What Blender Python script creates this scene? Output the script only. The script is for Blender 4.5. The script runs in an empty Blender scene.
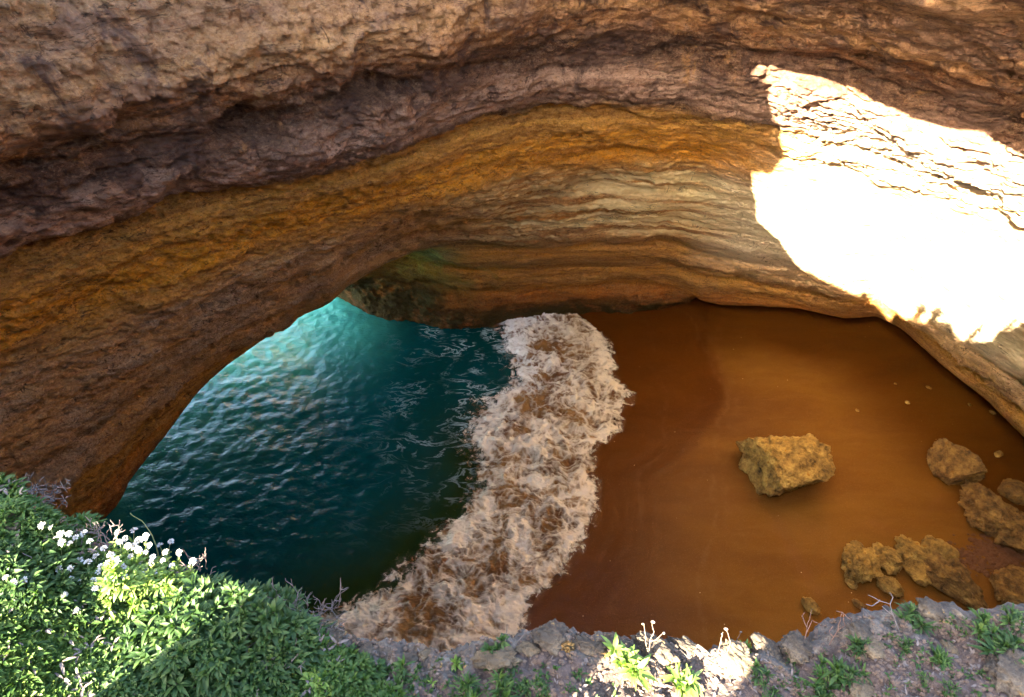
import bpy, bmesh, math, random
import numpy as np
from mathutils import Vector, Matrix, Quaternion
from mathutils.bvhtree import BVHTree
C = bpy.context.scene
COL = C.collection
R = math.radians

# ------------------------------------------------------------------ camera, light, exposure
FPX = 620.0; PITCH = R(44.0); CAM = np.array([0.0, 0.0, 30.0])
cam = bpy.data.cameras.new('camera'); camo = bpy.data.objects.new('camera', cam); COL.objects.link(camo)
camo.location = CAM; camo.rotation_euler = (R(90) - PITCH, 0, 0)
cam.sensor_width = 36; cam.lens = FPX * 36 / 1024; cam.clip_start = 0.05; cam.clip_end = 5000
C.camera = camo
SUN = np.array([420.0, 474.0, -402.0]); SUN /= np.linalg.norm(SUN)      # direction the light travels
elev = math.asin(-SUN[2]); azim = math.atan2(-SUN[0], -SUN[1])           # sun position, azimuth from +Y towards +X
w = bpy.data.worlds.new('World'); C.world = w; w.use_nodes = True
nt = w.node_tree; bg = nt.nodes['Background']
sky = nt.nodes.new('ShaderNodeTexSky'); sky.sky_type = 'NISHITA'; sky.sun_disc = False
sky.sun_elevation = elev; sky.sun_rotation = azim
nt.links.new(sky.outputs[0], bg.inputs[0]); bg.inputs[1].default_value = 0.09
sky.air_density = .8; sky.dust_density = 2.5; sky.ozone_density = .4
sl = bpy.data.lights.new('sun', 'SUN'); sl.energy = 5.0; sl.angle = R(0.4); sl.color = (1.0, 0.87, 0.68)
so = bpy.data.objects.new('sun', sl); COL.objects.link(so)
so.rotation_euler = Vector(SUN).to_track_quat('-Z', 'Y').to_euler(); so.location = (-30, -30, 60)
C.view_settings.view_transform = 'Standard'; C.view_settings.look = 'None'
C.view_settings.exposure = 5.05; C.view_settings.gamma = 1
C.cycles.max_bounces = 10; C.cycles.diffuse_bounces = 7; C.cycles.glossy_bounces = 4
C.cycles.use_denoising = True; C.cycles.sample_clamp_indirect = 6; C.cycles.caustics_reflective = False

CP, SP = math.cos(PITCH), math.sin(PITCH)
def ray(px, py):
    px = np.asarray(px, float); py = np.asarray(py, float)
    up = 348.5 - py
    return np.stack([px - 512, FPX * CP + up * SP, -FPX * SP + up * CP], -1)
def unproj(px, py, z):
    d = ray(px, py); t = (np.asarray(z, float) - CAM[2]) / d[..., 2]
    return CAM + d * t[..., None]

# ------------------------------------------------------------------ noise
_rs = np.random.RandomState(7); _perm = _rs.permutation(256); _perm = np.concatenate([_perm, _perm, _perm])
_g = _rs.normal(size=(256, 3)); _g /= np.linalg.norm(_g, axis=1)[:, None]
def perlin(p):
    p = np.asarray(p, float); i = np.floor(p).astype(int); f = p - i; i &= 255
    u = f * f * f * (f * (f * 6 - 15) + 10); out = 0
    for dx in (0, 1):
        for dy in (0, 1):
            for dz in (0, 1):
                h = _perm[_perm[_perm[(i[..., 0] + dx) & 255] + ((i[..., 1] + dy) & 255)] + ((i[..., 2] + dz) & 255)]
                g = _g[h]
                d = g[..., 0] * (f[..., 0] - dx) + g[..., 1] * (f[..., 1] - dy) + g[..., 2] * (f[..., 2] - dz)
                wt = (u[..., 0] if dx else 1 - u[..., 0]) * (u[..., 1] if dy else 1 - u[..., 1]) * (u[..., 2] if dz else 1 - u[..., 2])
                out = out + wt * d
    return out * 1.6
def fbm(p, octv=4, gain=.5):
    a = 1; s = 0
    for k in range(octv):
        s = s + a * perlin(p * 2 ** k + 17.3 * k); a *= gain
    return s
def ridged(p, octv=3):
    a = 1; s = 0
    for k in range(octv):
        s = s + a * (1 - np.abs(perlin(p * 2 ** k + 5.1 * k)) * 2); a *= .5
    return s
def sst(a, b, x):
    t = np.clip((x - a) / (b - a), 0, 1); return t * t * (3 - 2 * t)
def gauss(x, m, s): return np.exp(-((x - m) / s) ** 2)

# ------------------------------------------------------------------ mesh / material helpers
def grid_mesh(name, P, closed_u=False, smooth=True):
    """P (nu, nv, 3) -> mesh, u-direction optionally closed"""
    nu, nv = P.shape[:2]
    idx = np.arange(nu * nv).reshape(nu, nv)
    a = idx if closed_u else idx[:-1]
    b = np.roll(idx, -1, 0) if closed_u else idx[1:]
    q = np.stack([a[:, :-1], b[:, :-1], b[:, 1:], a[:, 1:]], -1).reshape(-1, 4)
    return raw_mesh(name, P.reshape(-1, 3), q, smooth)
def raw_mesh(name, V, Q, smooth=True, mat_idx=None):
    m = bpy.data.meshes.new(name); V = np.asarray(V, np.float32); Q = np.asarray(Q, np.int32)
    m.vertices.add(len(V)); m.vertices.foreach_set('co', V.ravel())
    k = Q.shape[1]
    m.loops.add(Q.size); m.loops.foreach_set('vertex_index', Q.ravel())
    m.polygons.add(len(Q)); m.polygons.foreach_set('loop_start', np.arange(0, Q.size, k, dtype=np.int32))
    m.polygons.foreach_set('use_smooth', np.full(len(Q), smooth))
    if mat_idx is not None: m.polygons.foreach_set('material_index', np.asarray(mat_idx, np.int32))
    m.update(calc_edges=True); m.validate()
    return m
def link(name, mesh, mats, parent=None):
    o = bpy.data.objects.new(name, mesh); COL.objects.link(o)
    for mt in (mats if isinstance(mats, (list, tuple)) else [mats]):
        if len(o.data.materials) < len(mats if isinstance(mats, (list, tuple)) else [mats]): o.data.materials.append(mt)
    if parent: o.parent = parent
    return o
def tag(o, label=None, cat=None, group=None, kind=None):
    if label: o['label'] = label
    if cat: o['category'] = cat
    if group: o['group'] = group
    if kind: o['kind'] = kind
    return o
def empty(name, loc=(0, 0, 0)):
    o = bpy.data.objects.new(name, None); COL.objects.link(o); o.location = loc; o.empty_display_size = .2; return o
def col_attr(mesh, name, vals):
    at = mesh.attributes.new(name, 'FLOAT', 'POINT'); at.data.foreach_set('value', np.asarray(vals, np.float32).ravel())

class NT:
    def __init__(s, name):
        s.m = bpy.data.materials.new(name); s.m.use_nodes = True; s.t = s.m.node_tree
        s.b = s.t.nodes['Principled BSDF']; s.out = s.t.nodes['Material Output']
    def n(s, typ, **kw):
        x = s.t.nodes.new(typ)
        for k, v in kw.items(): setattr(x, k, v)
        return x
    def put(s, sock, v):
        if isinstance(v, bpy.types.NodeSocket): s.t.links.new(v, sock)
        elif isinstance(v, (tuple, list)) and len(v) == 3 and sock.type == 'RGBA': sock.default_value = (*v, 1)
        else: sock.default_value = v
    def math(s, op, a, b=0.0, c=0.0, clamp=False):
        x = s.n('ShaderNodeMath', operation=op, use_clamp=clamp)
        s.put(x.inputs[0], a); s.put(x.inputs[1], b); s.put(x.inputs[2], c); return x.outputs[0]
    def pos(s, scale=(1, 1, 1)):
        g = s.n('ShaderNodeNewGeometry'); mp = s.n('ShaderNodeMapping'); s.put(mp.inputs[0], g.outputs['Position']); mp.inputs['Scale'].default_value = scale
        return mp.outputs[0]
    def opos(s, scale=(1, 1, 1)):
        g = s.n('ShaderNodeTexCoord'); mp = s.n('ShaderNodeMapping'); s.put(mp.inputs[0], g.outputs['Object']); mp.inputs['Scale'].default_value = scale
        return mp.outputs[0]
    def noise(s, vec, scale, detail=5, rough=.55, dist=0):
        x = s.n('ShaderNodeTexNoise'); s.put(x.inputs['Vector'], vec); x.inputs['Scale'].default_value = scale
        x.inputs['Detail'].default_value = detail; x.inputs['Roughness'].default_value = rough; x.inputs['Distortion'].default_value = dist
        return x.outputs[0]
    def ramp(s, f, stops, interp='LINEAR'):
        x = s.n('ShaderNodeValToRGB'); cr = x.color_ramp; cr.interpolation = interp
        while len(cr.elements) < len(stops): cr.elements.new(.5)
        for e, (p, c) in zip(cr.elements, stops):
            e.position = p; e.color = (*c, 1) if not isinstance(c, (int, float)) else (c, c, c, 1)
        s.put(x.inputs[0], f); return x.outputs[0]
    def rng(s, f, a, b, c=0.0, d=1.0):
        x = s.n('ShaderNodeMapRange', interpolation_type='SMOOTHSTEP'); s.put(x.inputs[0], f)
        for i, v in zip((1, 2, 3, 4), (a, b, c, d)): x.inputs[i].default_value = v
        return x.outputs[0]
    def mix(s, f, a, b, mode='MIX'):
        x = s.n('ShaderNodeMix', data_type='RGBA', blend_type=mode)
        s.put(x.inputs[0], f); s.put(x.inputs[6], a); s.put(x.inputs[7], b); return x.outputs[2]
    def bump(s, h, strength, dist, prev=None):
        x = s.n('ShaderNodeBump'); x.inputs['Strength'].default_value = strength; x.inputs['Distance'].default_value = dist
        s.put(x.inputs['Height'], h)
        if prev is not None: s.put(x.inputs['Normal'], prev)
        return x.outputs[0]
    def attr(s, name):
        x = s.n('ShaderNodeAttribute', attribute_name=name); return x.outputs['Fac']

# ------------------------------------------------------------------ materials
def cave_rock():
    s = NT('layered limestone'); p = s.pos()
    sep = s.n('ShaderNodeSeparateXYZ'); s.put(sep.inputs[0], p); z = sep.outputs[2]; x = sep.outputs[0]
    n1 = s.noise(s.pos((1, 1, .5)), .22, 4)            # slow waviness of the beds
    n2 = s.noise(s.pos((1, 1, 1.6)), 1.1, 6, .6)
    zz = s.math('ADD', z, s.math('MULTIPLY', s.math('SUBTRACT', n1, .5), 1.6))
    zz = s.math('ADD', zz, s.math('MULTIPLY', s.math('SUBTRACT', n2, .5), 1.1))
    f = s.math('DIVIDE', zz, 32.0)
    st = [(0, (.20, .06, .018)), (1.4, (.28, .09, .02)), (2.6, (.42, .16, .03)), (3.6, (.56, .28, .06)), (4.6, (.46, .29, .13)), (5.5, (.62, .37, .10)),
          (6.6, (.38, .24, .13)), (7.8, (.60, .36, .11)), (9.0, (.38, .24, .16)), (10.4, (.56, .36, .20)), (11.8, (.62, .38, .14)), (12.8, (.56, .37, .22)),
          (14.2, (.64, .43, .23)), (15.4, (.64, .41, .15)), (15.9, (.76, .40, .03)), (17.2, (.78, .43, .035)), (17.8, (.68, .42, .12)), (18.9, (.64, .42, .15)), (19.2, (.12, .07, .055)),
          (19.7, (.52, .37, .30)), (20.8, (.62, .45, .35)), (21.5, (.17, .095, .06)), (22.4, (.15, .08, .045)), (23.1, (.44, .22, .08)), (24.1, (.60, .36, .15)), (25.2, (.40, .23, .11)), (26.4, (.62, .41, .21)), (30, (.58, .38, .20))]
    # two chained ramps (32 stops max per ramp is enough)
    base = s.ramp(f, [(a / 32.0, c) for a, c in st])
    # thin beds
    nb = s.noise(s.pos((.12, .12, 3.2)), 1.0, 6, .65, .3)
    base = s.mix(s.math('MULTIPLY', s.rng(nb, .42, .62), .8), base, s.mix(1, base, (.45, .36, .32), 'MULTIPLY'))
    # mottling
    nm = s.noise(s.pos((1, 1, 1.5)), 2.6, 7, .7)
    base = s.mix(s.rng(nm, .35, .72), base, s.mix(.5, base, (.50, .33, .22)))
    ns = s.noise(s.pos((1.5, 1.5, 2.2)), 5.5, 6, .75)
    base = s.mix(s.math('MULTIPLY', s.rng(ns, .50, .66), .68), base, s.mix(1, base, (.30, .22, .20), 'MULTIPLY'))
    nf = s.noise(s.pos((1, 1, 1.3)), 13, 5, .75)
    base = s.mix(s.math('MULTIPLY', s.rng(nf, .5, .34), .45), base, s.mix(.6, base, (.85, .62, .40)))
    base = s.mix(s.math('MULTIPLY', s.rng(nf, .52, .68), .45), base, s.mix(1, base, (.4, .32, .3), 'MULTIPLY'))
    nd = s.noise(s.pos((1, 1, .55)), .9, 7, .7, .4)
    hi = s.rng(z, 19.3, 20.2)
    base = s.mix(s.math('MULTIPLY', s.math('MULTIPLY', s.rng(nd, .5, .62), hi), .8), base, (.10, .06, .05))
    base = s.mix(s.math('MULTIPLY', s.math('MULTIPLY', s.rng(nd, .42, .32), hi), .6), base, (.62, .36, .14))
    # big grey-violet lichen / damp stains
    nl = s.noise(s.pos((1, 1, 1.8)), .35, 6, .62)
    stain = s.math('MULTIPLY', s.rng(nl, .50, .66), s.rng(z, 2, 15, .25, .8))
    band = s.rng(z, 15.3, 16.0, 1, .15)
    band = s.math('ADD', band, s.rng(z, 18.6, 19.4, 0, .85), clamp=True)
    base = s.mix(s.math('MULTIPLY', s.math('MULTIPLY', stain, band), .8), base, (.25, .165, .13))
    # green-black algae on the low pillar
    nv = s.noise(p, .8, 5)
    alg = s.math('MULTIPLY', s.rng(z, 3.2, .8), s.rng(nv, .3, .55))
    yy = sep.outputs[1]
    alg = s.math('MULTIPLY', alg, s.rng(yy, 28, 31))
    pil = s.math('MULTIPLY', s.math('MULTIPLY', s.rng(yy, 31.5, 33.5), s.rng(x, -2.0, -6.0)), s.rng(z, 4.6, 2.6))
    alg = s.math('MAXIMUM', alg, s.math('MULTIPLY', pil, s.rng(nv, .25, .5)))
    base = s.mix(alg, base, (.062, .055, .025))
    base = s.mix(s.rng(z, 19.6, 18.8), s.mix(1, base, (1.06, .90, .72), 'MULTIPLY'), s.mix(1, base, (1.20, .93, .44), 'MULTIPLY'))
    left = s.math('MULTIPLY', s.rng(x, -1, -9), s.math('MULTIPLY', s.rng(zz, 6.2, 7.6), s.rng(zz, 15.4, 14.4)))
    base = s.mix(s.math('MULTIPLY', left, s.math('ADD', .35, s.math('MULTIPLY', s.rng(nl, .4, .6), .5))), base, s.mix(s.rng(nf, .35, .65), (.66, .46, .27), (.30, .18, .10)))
    gold = s.math('MULTIPLY', s.math('MULTIPLY', s.rng(x, -6, 3), s.rng(zz, 9.2, 10.2)), s.rng(zz, 15.6, 14.8))
    base = s.mix(s.math('MULTIPLY', gold, s.math('MULTIPLY', s.rng(nb, .62, .42), .75)), base, (.92, .74, .36))
    pale = s.math('MULTIPLY', s.rng(s.math('ADD', x, s.math('MULTIPLY', s.math('SUBTRACT', n1, .5), 5)), 9.5, 13.5), s.math('MULTIPLY', s.rng(z, 21.5, 19.5), s.rng(z, 5.5, 9.5)))
    base = s.mix(s.math('MULTIPLY', pale, .62), base, (.78, .64, .42))
    cn = s.noise(s.pos((.30, .30, 1.9)), 1.0, 5, .6, .3); cn2 = s.noise(s.pos((.9, .9, .35)), .55, 4, .6, .5)
    ck1 = s.math('MULTIPLY', s.rng(s.math('ABSOLUTE', s.math('SUBTRACT', cn, .5)), .009, .001), s.rng(nl, .42, .55))
    ck2 = s.math('MULTIPLY', s.rng(s.math('ABSOLUTE', s.math('SUBTRACT', cn2, .5)), .005, .001), s.rng(n2, .5, .6))
    ckk = s.math('MAXIMUM', ck1, ck2); base = s.mix(s.math('MULTIPLY', ckk, .7), base, (.06, .035, .02))
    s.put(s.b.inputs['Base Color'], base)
    s.b.inputs['Roughness'].default_value = .88; s.b.inputs['Specular IOR Level'].default_value = .25
    h1 = s.noise(s.pos((1, 1, 1.8)), 3.0, 8, .72); h2 = s.noise(s.pos((1, 1, 1.3)), 12, 6, .7)
    b = s.bump(h1, 1.0, .60); b = s.bump(h2, 1.0, .22, b)
    vor = s.n('ShaderNodeTexVoronoi'); s.put(vor.inputs['Vector'], s.pos((1, 1, 1.6))); vor.inputs['Scale'].default_value = 3.4
    b = s.bump(vor.outputs[0], .5, .14, b)
    b = s.bump(ckk, .8, -.12, b)
    s.put(s.b.inputs['Normal'], b)
    return s.m

def sand_mat():
    s = NT('wet orange sand'); p = s.pos()
    sep = s.n('ShaderNodeSeparateXYZ'); s.put(sep.inputs[0], p)
    n1 = s.noise(s.pos((.5, 1.4, 1)), .22, 5, .55, .6); n2 = s.noise(p, 9, 3); n3 = s.noise(s.pos((.5, 1.3, 1)), .7, 5, .6, 1.2)
    c = s.ramp(n1, [(.3, (.105, .036, .0014)), (.5, (.138, .052, .002)), (.7, (.17, .071, .004))])
    c = s.mix(s.math('MULTIPLY', s.rng(n3, .45, .7), .14), c, (.22, .10, .02))
    c = s.mix(s.math('MULTIPLY', s.rng(n2, .4, .75), .12), c, (.2, .07, .01))
    # washed, darker wet sand by the swash; painted shade along the far walls
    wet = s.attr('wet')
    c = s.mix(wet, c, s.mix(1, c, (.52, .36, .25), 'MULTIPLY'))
    # tracks and old swash lines
    tr = s.attr('track'); c = s.mix(s.math('MULTIPLY', tr, .55), c, (.16, .055, .012))
    g_ = s.noise(p, 22, 4, .8); c = s.mix(s.math('MULTIPLY', s.rng(g_, .55, .7), .4), c, (.30, .16, .05)); c = s.mix(s.math('MULTIPLY', s.rng(g_, .45, .3), .4), c, (.06, .02, .002))
    c = s.mix(s.math('MULTIPLY', s.math('MULTIPLY', s.attr('line'), s.rng(s.noise(p, 1.6, 4), .38, .62)), .5), c, (.34, .19, .08))
    peb = s.n('ShaderNodeTexVoronoi'); s.put(peb.inputs['Vector'], p); peb.inputs['Scale'].default_value = 1.7
    pn = s.noise(p, .35, 2)
    pm = s.math('MULTIPLY', s.math('LESS_THAN', peb.outputs[0], .045), s.rng(pn, .5, .6))
    c = s.mix(pm, c, (.5, .36, .2))
    s.put(s.b.inputs['Base Color'], c); s.put(s.b.inputs['Roughness'], s.math('SUBTRACT', .75, s.math('MULTIPLY', wet, .35)))
    s.b.inputs['Specular IOR Level'].default_value = .2
    b = s.bump(s.noise(p, 14, 5, .6), .4, .05); b = s.bump(n3, .2, .2, b); s.put(s.b.inputs['Normal'], b)
    return s.m

def water_mat():
    s = NT('sea water'); p = s.pos()
    shore = s.attr('shore'); out = s.attr('outer')
    n = s.noise(p, .25, 4)
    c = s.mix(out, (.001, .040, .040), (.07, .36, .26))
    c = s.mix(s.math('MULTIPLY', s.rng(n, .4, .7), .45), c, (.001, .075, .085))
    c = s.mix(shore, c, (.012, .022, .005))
    # foam streaks left on the surface
    fm = s.attr('streak'); nn = s.noise(s.pos((.6, 1.5, 1)), .8, 6, .62, 1.2)
    web = s.rng(s.math('ABSOLUTE', s.math('SUBTRACT', nn, .5)), .04, .0)
    fl = s.math('MULTIPLY', s.math('MULTIPLY', s.math('MULTIPLY', fm, web), s.rng(s.noise(p, .5, 3), .42, .62)), .75)
    c = s.mix(fl, c, (.42, .55, .56))
    s.put(s.b.inputs['Base Color'], c)
    s.put(s.b.inputs['Roughness'], s.math('ADD', .09, s.math('MULTIPLY', fl, .5))); s.b.inputs['IOR'].default_value = 1.33
    calm = s.math('SUBTRACT', 1.0, s.math('MULTIPLY', shore, .8)); b = s.bump(s.math('MULTIPLY', s.noise(s.pos((1, 1.4, 1)), 2.3, 5, .62, .4), calm), .4, .14)
    b = s.bump(s.math('MULTIPLY', s.noise(s.pos((1, 1.3, 1)), 4.5, 4, .6), calm), .35, .07, b)
    s.put(s.b.inputs['Normal'], b)
    return s.m

def foam_mat():
    s = NT('churned foam'); p = s.pos()
    e = s.attr('edge'); sea = s.attr('seaside'); cv_ = s.attr('cover')
    fine = s.noise(p, 5.5, 7, .75); mid = s.noise(s.pos((1, 1.4, 1)), 2.0, 5, .65)
    cov = s.math('ADD', cv_, s.math('MULTIPLY', s.math('SUBTRACT', fine, .5), .9)); cov = s.math('ADD', cov, s.math('MULTIPLY', s.math('SUBTRACT', mid, .5), .8))
    cov = s.rng(cov, .06, .90)
    brown = s.mix(s.rng(s.noise(p, .6, 4), .35, .65), (.14, .05, .008), (.30, .15, .04))
    foam = s.mix(sea, (.78, .66, .46), (.86, .86, .83))
    c = s.mix(cov, brown, foam)
    s.put(s.b.inputs['Base Color'], c); s.b.inputs['Roughness'].default_value = .5; s.b.inputs['Specular IOR Level'].default_value = .3
    b = s.bump(s.math('ADD', cov, fine), .8, .14); s.put(s.b.inputs['Normal'], b)
    a = s.math('ADD', e, s.math('MULTIPLY', s.math('SUBTRACT', s.noise(p, 1.3, 8, .72, .5), .5), 2.2))
    s.put(s.b.inputs['Alpha'], s.rng(a, .16, .62))
    return s.m

ROCK = cave_rock(); SAND = sand_mat(); WATER = water_mat(); FOAM = foam_mat()

# ------------------------------------------------------------------ near terrain height (plateau the photographer stands on)
def qs(x, y): return x * .749 - y * .663, x * .663 + y * .749
QK = [-60, -13, -10, -9.6, -9.5, -9.3, -7.8, -6.7, -4.6, -2.5, -1.9, -1.4, 0, 1.5, 3, 5.6, 12, 60]
ZK = [42, 41, 39.5, 37.5, 34.5, 32.1, 31.2, 30.05, 29.9, 29.55, 29.2, 28.35, 28.3, 28.3, 28.4, 28.6, 28.9, 30]
def plat_z(x, y):
    q, s_ = qs(x, y)
    return np.interp(q, QK, ZK)

# ------------------------------------------------------------------ the cave: one rock shell
PXS = np.array([-60, 0, 100, 200, 300, 400, 500, 600, 700, 800, 900, 1024, 1084.])
Ty = [148, 120, 97, 75, 55, 35, 14, 0, 0, 15, 40, 75, 95]
C1x = [-60, 0, 117, 167, 233, 300, 342, 402, 442, 469, 505, 542, 595, 682, 780, 840, 917, 1024, 1084]
C1y = [285, 262, 222, 203, 188, 178, 163, 155, 140, 127, 117, 108, 107, 110, 133, 147, 173, 207, 228]
C2x = [-60, 0, 100, 187, 217, 342, 409, 475, 542, 609, 655, 700, 787, 850, 917, 1024, 1084]
C2y = [375, 347, 300, 275, 265, 222, 197, 180, 163, 150, 148, 148, 156, 166, 186, 221, 243]
Mx = [-60, 0, 60, 100, 118, 130, 165, 200, 230, 262, 300, 330, 345, 385, 415, 465, 540, 620, 665, 682, 700, 720, 755, 800, 842, 877, 900, 925, 950, 985, 1024, 1084]
My = [690, 625, 565, 525, 505, 480, 435, 390, 362, 340, 316, 303, 288, 264, 252, 240, 250, 258, 271, 284, 301, 305, 306, 309, 319, 316, 328, 350, 372, 400, 438, 500]
Mz = [-.4, -.4, -.4, -.4, 0, 1, 2.2, 3.5, 4.3, 5, 5.9, 6.5, 7, 8, 8.4, 9, 8, 7, 5.4, 4.2, 2.8, 2.4, 2.5, 3, 3.2, 3.4, 3.5, 3.8, 4, 4, 4, 4]
Bx = [336, 342, 369, 399, 440, 475, 529, 576, 629, 684, 720]; By = [301, 303, 319, 324, 326, 327, 320, 314, 315, 309, 307]
NV = 900
px = np.linspace(-60, 1084, NV)
rng_ = np.random.RandomState(3)
def smooth_interp(x, xs, ys, k=15):
    y = np.interp(x, xs, ys); pad = np.pad(y, k, mode='edge'); ker = np.hanning(2 * k + 1); ker /= ker.sum()
    return np.convolve(pad, ker, 'valid')
rowT = unproj(px, smooth_interp(px, PXS, Ty, 40), 24.0)
rowC1 = unproj(px, smooth_interp(px, C1x, C1y, 6), 19.0)
zC2 = np.interp(px, [-60, 600, 700, 800, 1084], [16.0, 16.0, 16.4, 17.9, 18.2])
rowC2 = unproj(px, smooth_interp(px, C2x, C2y, 20), zC2)
zM = smooth_interp(px, Mx, Mz, 5)
rowM = unproj(px, smooth_interp(px, Mx, My, 5), zM)
def outdir(P):
    d = P[:, :2] - np.array([1.0, 10.0]); d /= np.linalg.norm(d, axis=1)[:, None]; return np.concatenate([d, np.zeros((len(d), 1))], 1)
od = outdir(rowM)
basez = -.5
Bpix = unproj(px, np.interp(px, Bx, By), np.full(NV, -.3))
rowR = rowM.copy(); rowB = rowM.copy()
isArch = px < 336; isPil = (px >= 336) & (px < 720); isLip = px >= 720
rowR[isArch] += od[isArch] * 3.0; rowR[isArch, 2] += .5 * sst(118, 160, px[isArch])
rowB[isArch] += od[isArch] * 7.0; rowB[isArch, 2] += 1.5 * sst(118, 160, px[isArch])
k = sst(470, 380, px)
pilR = rowM + od * (5.0 * k)[:, None]; pilR[:, 2] += .5 * k
t = (1 - k) * .35
pilR = pilR * (1 - t)[:, None] + Bpix * t[:, None]
kk = sst(684, 722, px)[:, None]
lipR = rowM + od * 2.5 + np.array([0, 0, .25]); lipB = rowM + od * 9; lipB[:, 2] = basez
m = ~isArch
rowR[m] = (pilR * (1 - kk) + lipR * kk)[m]; rowB[m] = (Bpix * (1 - kk) + lipB * kk)[m]

# rim of the skylight (out of frame): its far right edge throws the upper border of the sun patch
RP = [(-60, -13, 9, 41), (60, -13.5, 13.0, 36), (200, -11.5, 17, 32), (330, -7.3, 19, 30.5), (480, -3, 20, 30), (600, .2, 19.4, 29.8), (700, .6, 16.6, 29.8)]
def wallP(x, y):
    """point of the undisplaced wall seen at a pixel (between the T, C1, C2 and M rows)"""
    i = int(np.argmin(abs(px - x))); rows = [rowT[i], rowC1[i], rowC2[i], rowM[i]]
    ys = []
    for Pt in rows:
        v = Pt - CAM; fwd = v[1] * CP - v[2] * SP; up = v[1] * SP + v[2] * CP; ys.append(348.5 - FPX * up / fwd)
    for j in range(3):
        if ys[j] <= y <= ys[j + 1] or (j == 0 and y < ys[0]):
            dr = ray(x, y); a = rows[j] - CAM; b = rows[j + 1] - CAM
            # intersect the ray with the segment in (horizontal distance, z)
            h = np.linalg.norm(dr[:2]); sl_ = dr[2] / h
            ha, hb = np.linalg.norm(a[:2]), np.linalg.norm(b[:2])
            tt = (sl_ * ha - a[2]) / ((b[2] - a[2]) - sl_ * (hb - ha)); hh = ha + tt * (hb - ha)
            return CAM + dr * (hh / h)
    return rows[3]
for x, y, zr in [(744, 58, 29.6), (780, 63, 29.3), (817, 70, 29.2), (850, 80, 29.1), (874, 97, 29), (910, 115, 29), (960, 125, 29), (984, 125, 29), (1010, 133, 29), (1024, 143, 29)]:
    P = wallP(x, y); tt = (zr - P[2]) / (-SUN[2]); Q = P - SUN * tt
    RP.append((x, *Q))
RP.append((1084, RP[-1][1] + .8, RP[-1][2] - 1.6, 29))
RP = np.array(RP)
rim = np.stack([np.interp(px, RP[:, 0], RP[:, k]) for k in (1, 2, 3)], -1)
print('rim', np.round(RP, 1).tolist())
# behind part (right end -> under the photographer -> left end)
near = np.array([(9.4, 9.0, 29.1), (11.8, 8.6, 29.3), (14, 5.5, 29.3), (13.5, 1, 29), (10.5, -1.6, 28.6), (7, -1.8, 28.4), (5.1, -.7, 28.6), (4.6, .55, 28.9), (3.5, -.35, 28.3), (2.2, -.2, 28.0), (1.1, .25, 27.7), (0, .28, 27.6), (-.9, .4, 27.7), (-1.9, .6, 28.4), (-2.67, .75, 29.5),
                 (-4.24, 2.15, 29.85), (-5.8, 3.5, 30.0), (-6.64, 4.27, 31.2), (-7.76, 5.27, 32.0), (-7.91, 5.4, 33.2), (-7.72, 5.2, 35.3), (-7.35, 4.85, 37.6), (-7.6, 5.1, 40.5), (-10.2, 7.4, 41)])
NB = 160
def behind(end, start, offs, z):
    o = near[:, :2] - np.array([0, 7.0]); o /= np.linalg.norm(o, axis=1)[:, None]
    mul = np.ones(len(near)); mul[:5] = [1.9, 1.8, 1.5, 1.3, 1.1] if offs > 3 else 1
    P = np.concatenate([near[:, :2] + o * offs * mul[:, None], np.full((len(near), 1), z)], 1) if offs else near
    P = np.concatenate([[end], P, [start]]); dd = np.r_[0, np.cumsum(np.linalg.norm(np.diff(P, axis=0), axis=1))]
    s_ = np.linspace(0, dd[-1], NB + 2)[1:-1]; Q = np.stack([np.interp(s_, dd, P[:, k]) for k in range(3)], -1)
    return Q
def loop(row, offs, z): return np.concatenate([row, behind(row[-1], row[0], offs, z)])
Lrim = loop(rim, 0, 0); LT = loop(rowT, 2, 24.); L1 = loop(rowC1, 4, 19.); L2 = loop(rowC2, 5, 16.5); LM = loop(rowM, 9, -.5); LR = loop(rowR, 10, -.7); LB = loop(rowB, 11, -.9)
rows = []
def span(A, B, n, p=1.0):
    for i in range(n):
        t = (i / n) ** p; rows.append(A * (1 - t) + B * t)
# gentle outward belly between the rim and T
span(Lrim, LT, 50); span(LT, L1, 90); span(L1, L2, 60); span(L2, LM, 190); span(LM, LR, 24); span(LR, LB, 60); rows.append(LB)
G = np.stack(rows)                                # (rows, cols, 3)
nr, nc = G.shape[:2]
_k = np.hanning(75); _k /= _k.sum(); _S = G.copy()
_pad = np.concatenate([np.repeat(G[:1], 37, 0) + (G[:1] - G[1:2]) * np.arange(37, 0, -1)[:, None, None], G[:300]])
_S[:263] = np.stack([(_pad[i:i + 75] * _k[:, None, None]).sum(0) for i in range(263)])
_w = (sst(0, 12, np.arange(nr)) * sst(128, 95, np.arange(nr)))[:, None, None]
G = G * (1 - _w) + _S * _w
nrR = 50; iM = 50 + 90 + 60 + 190
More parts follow.
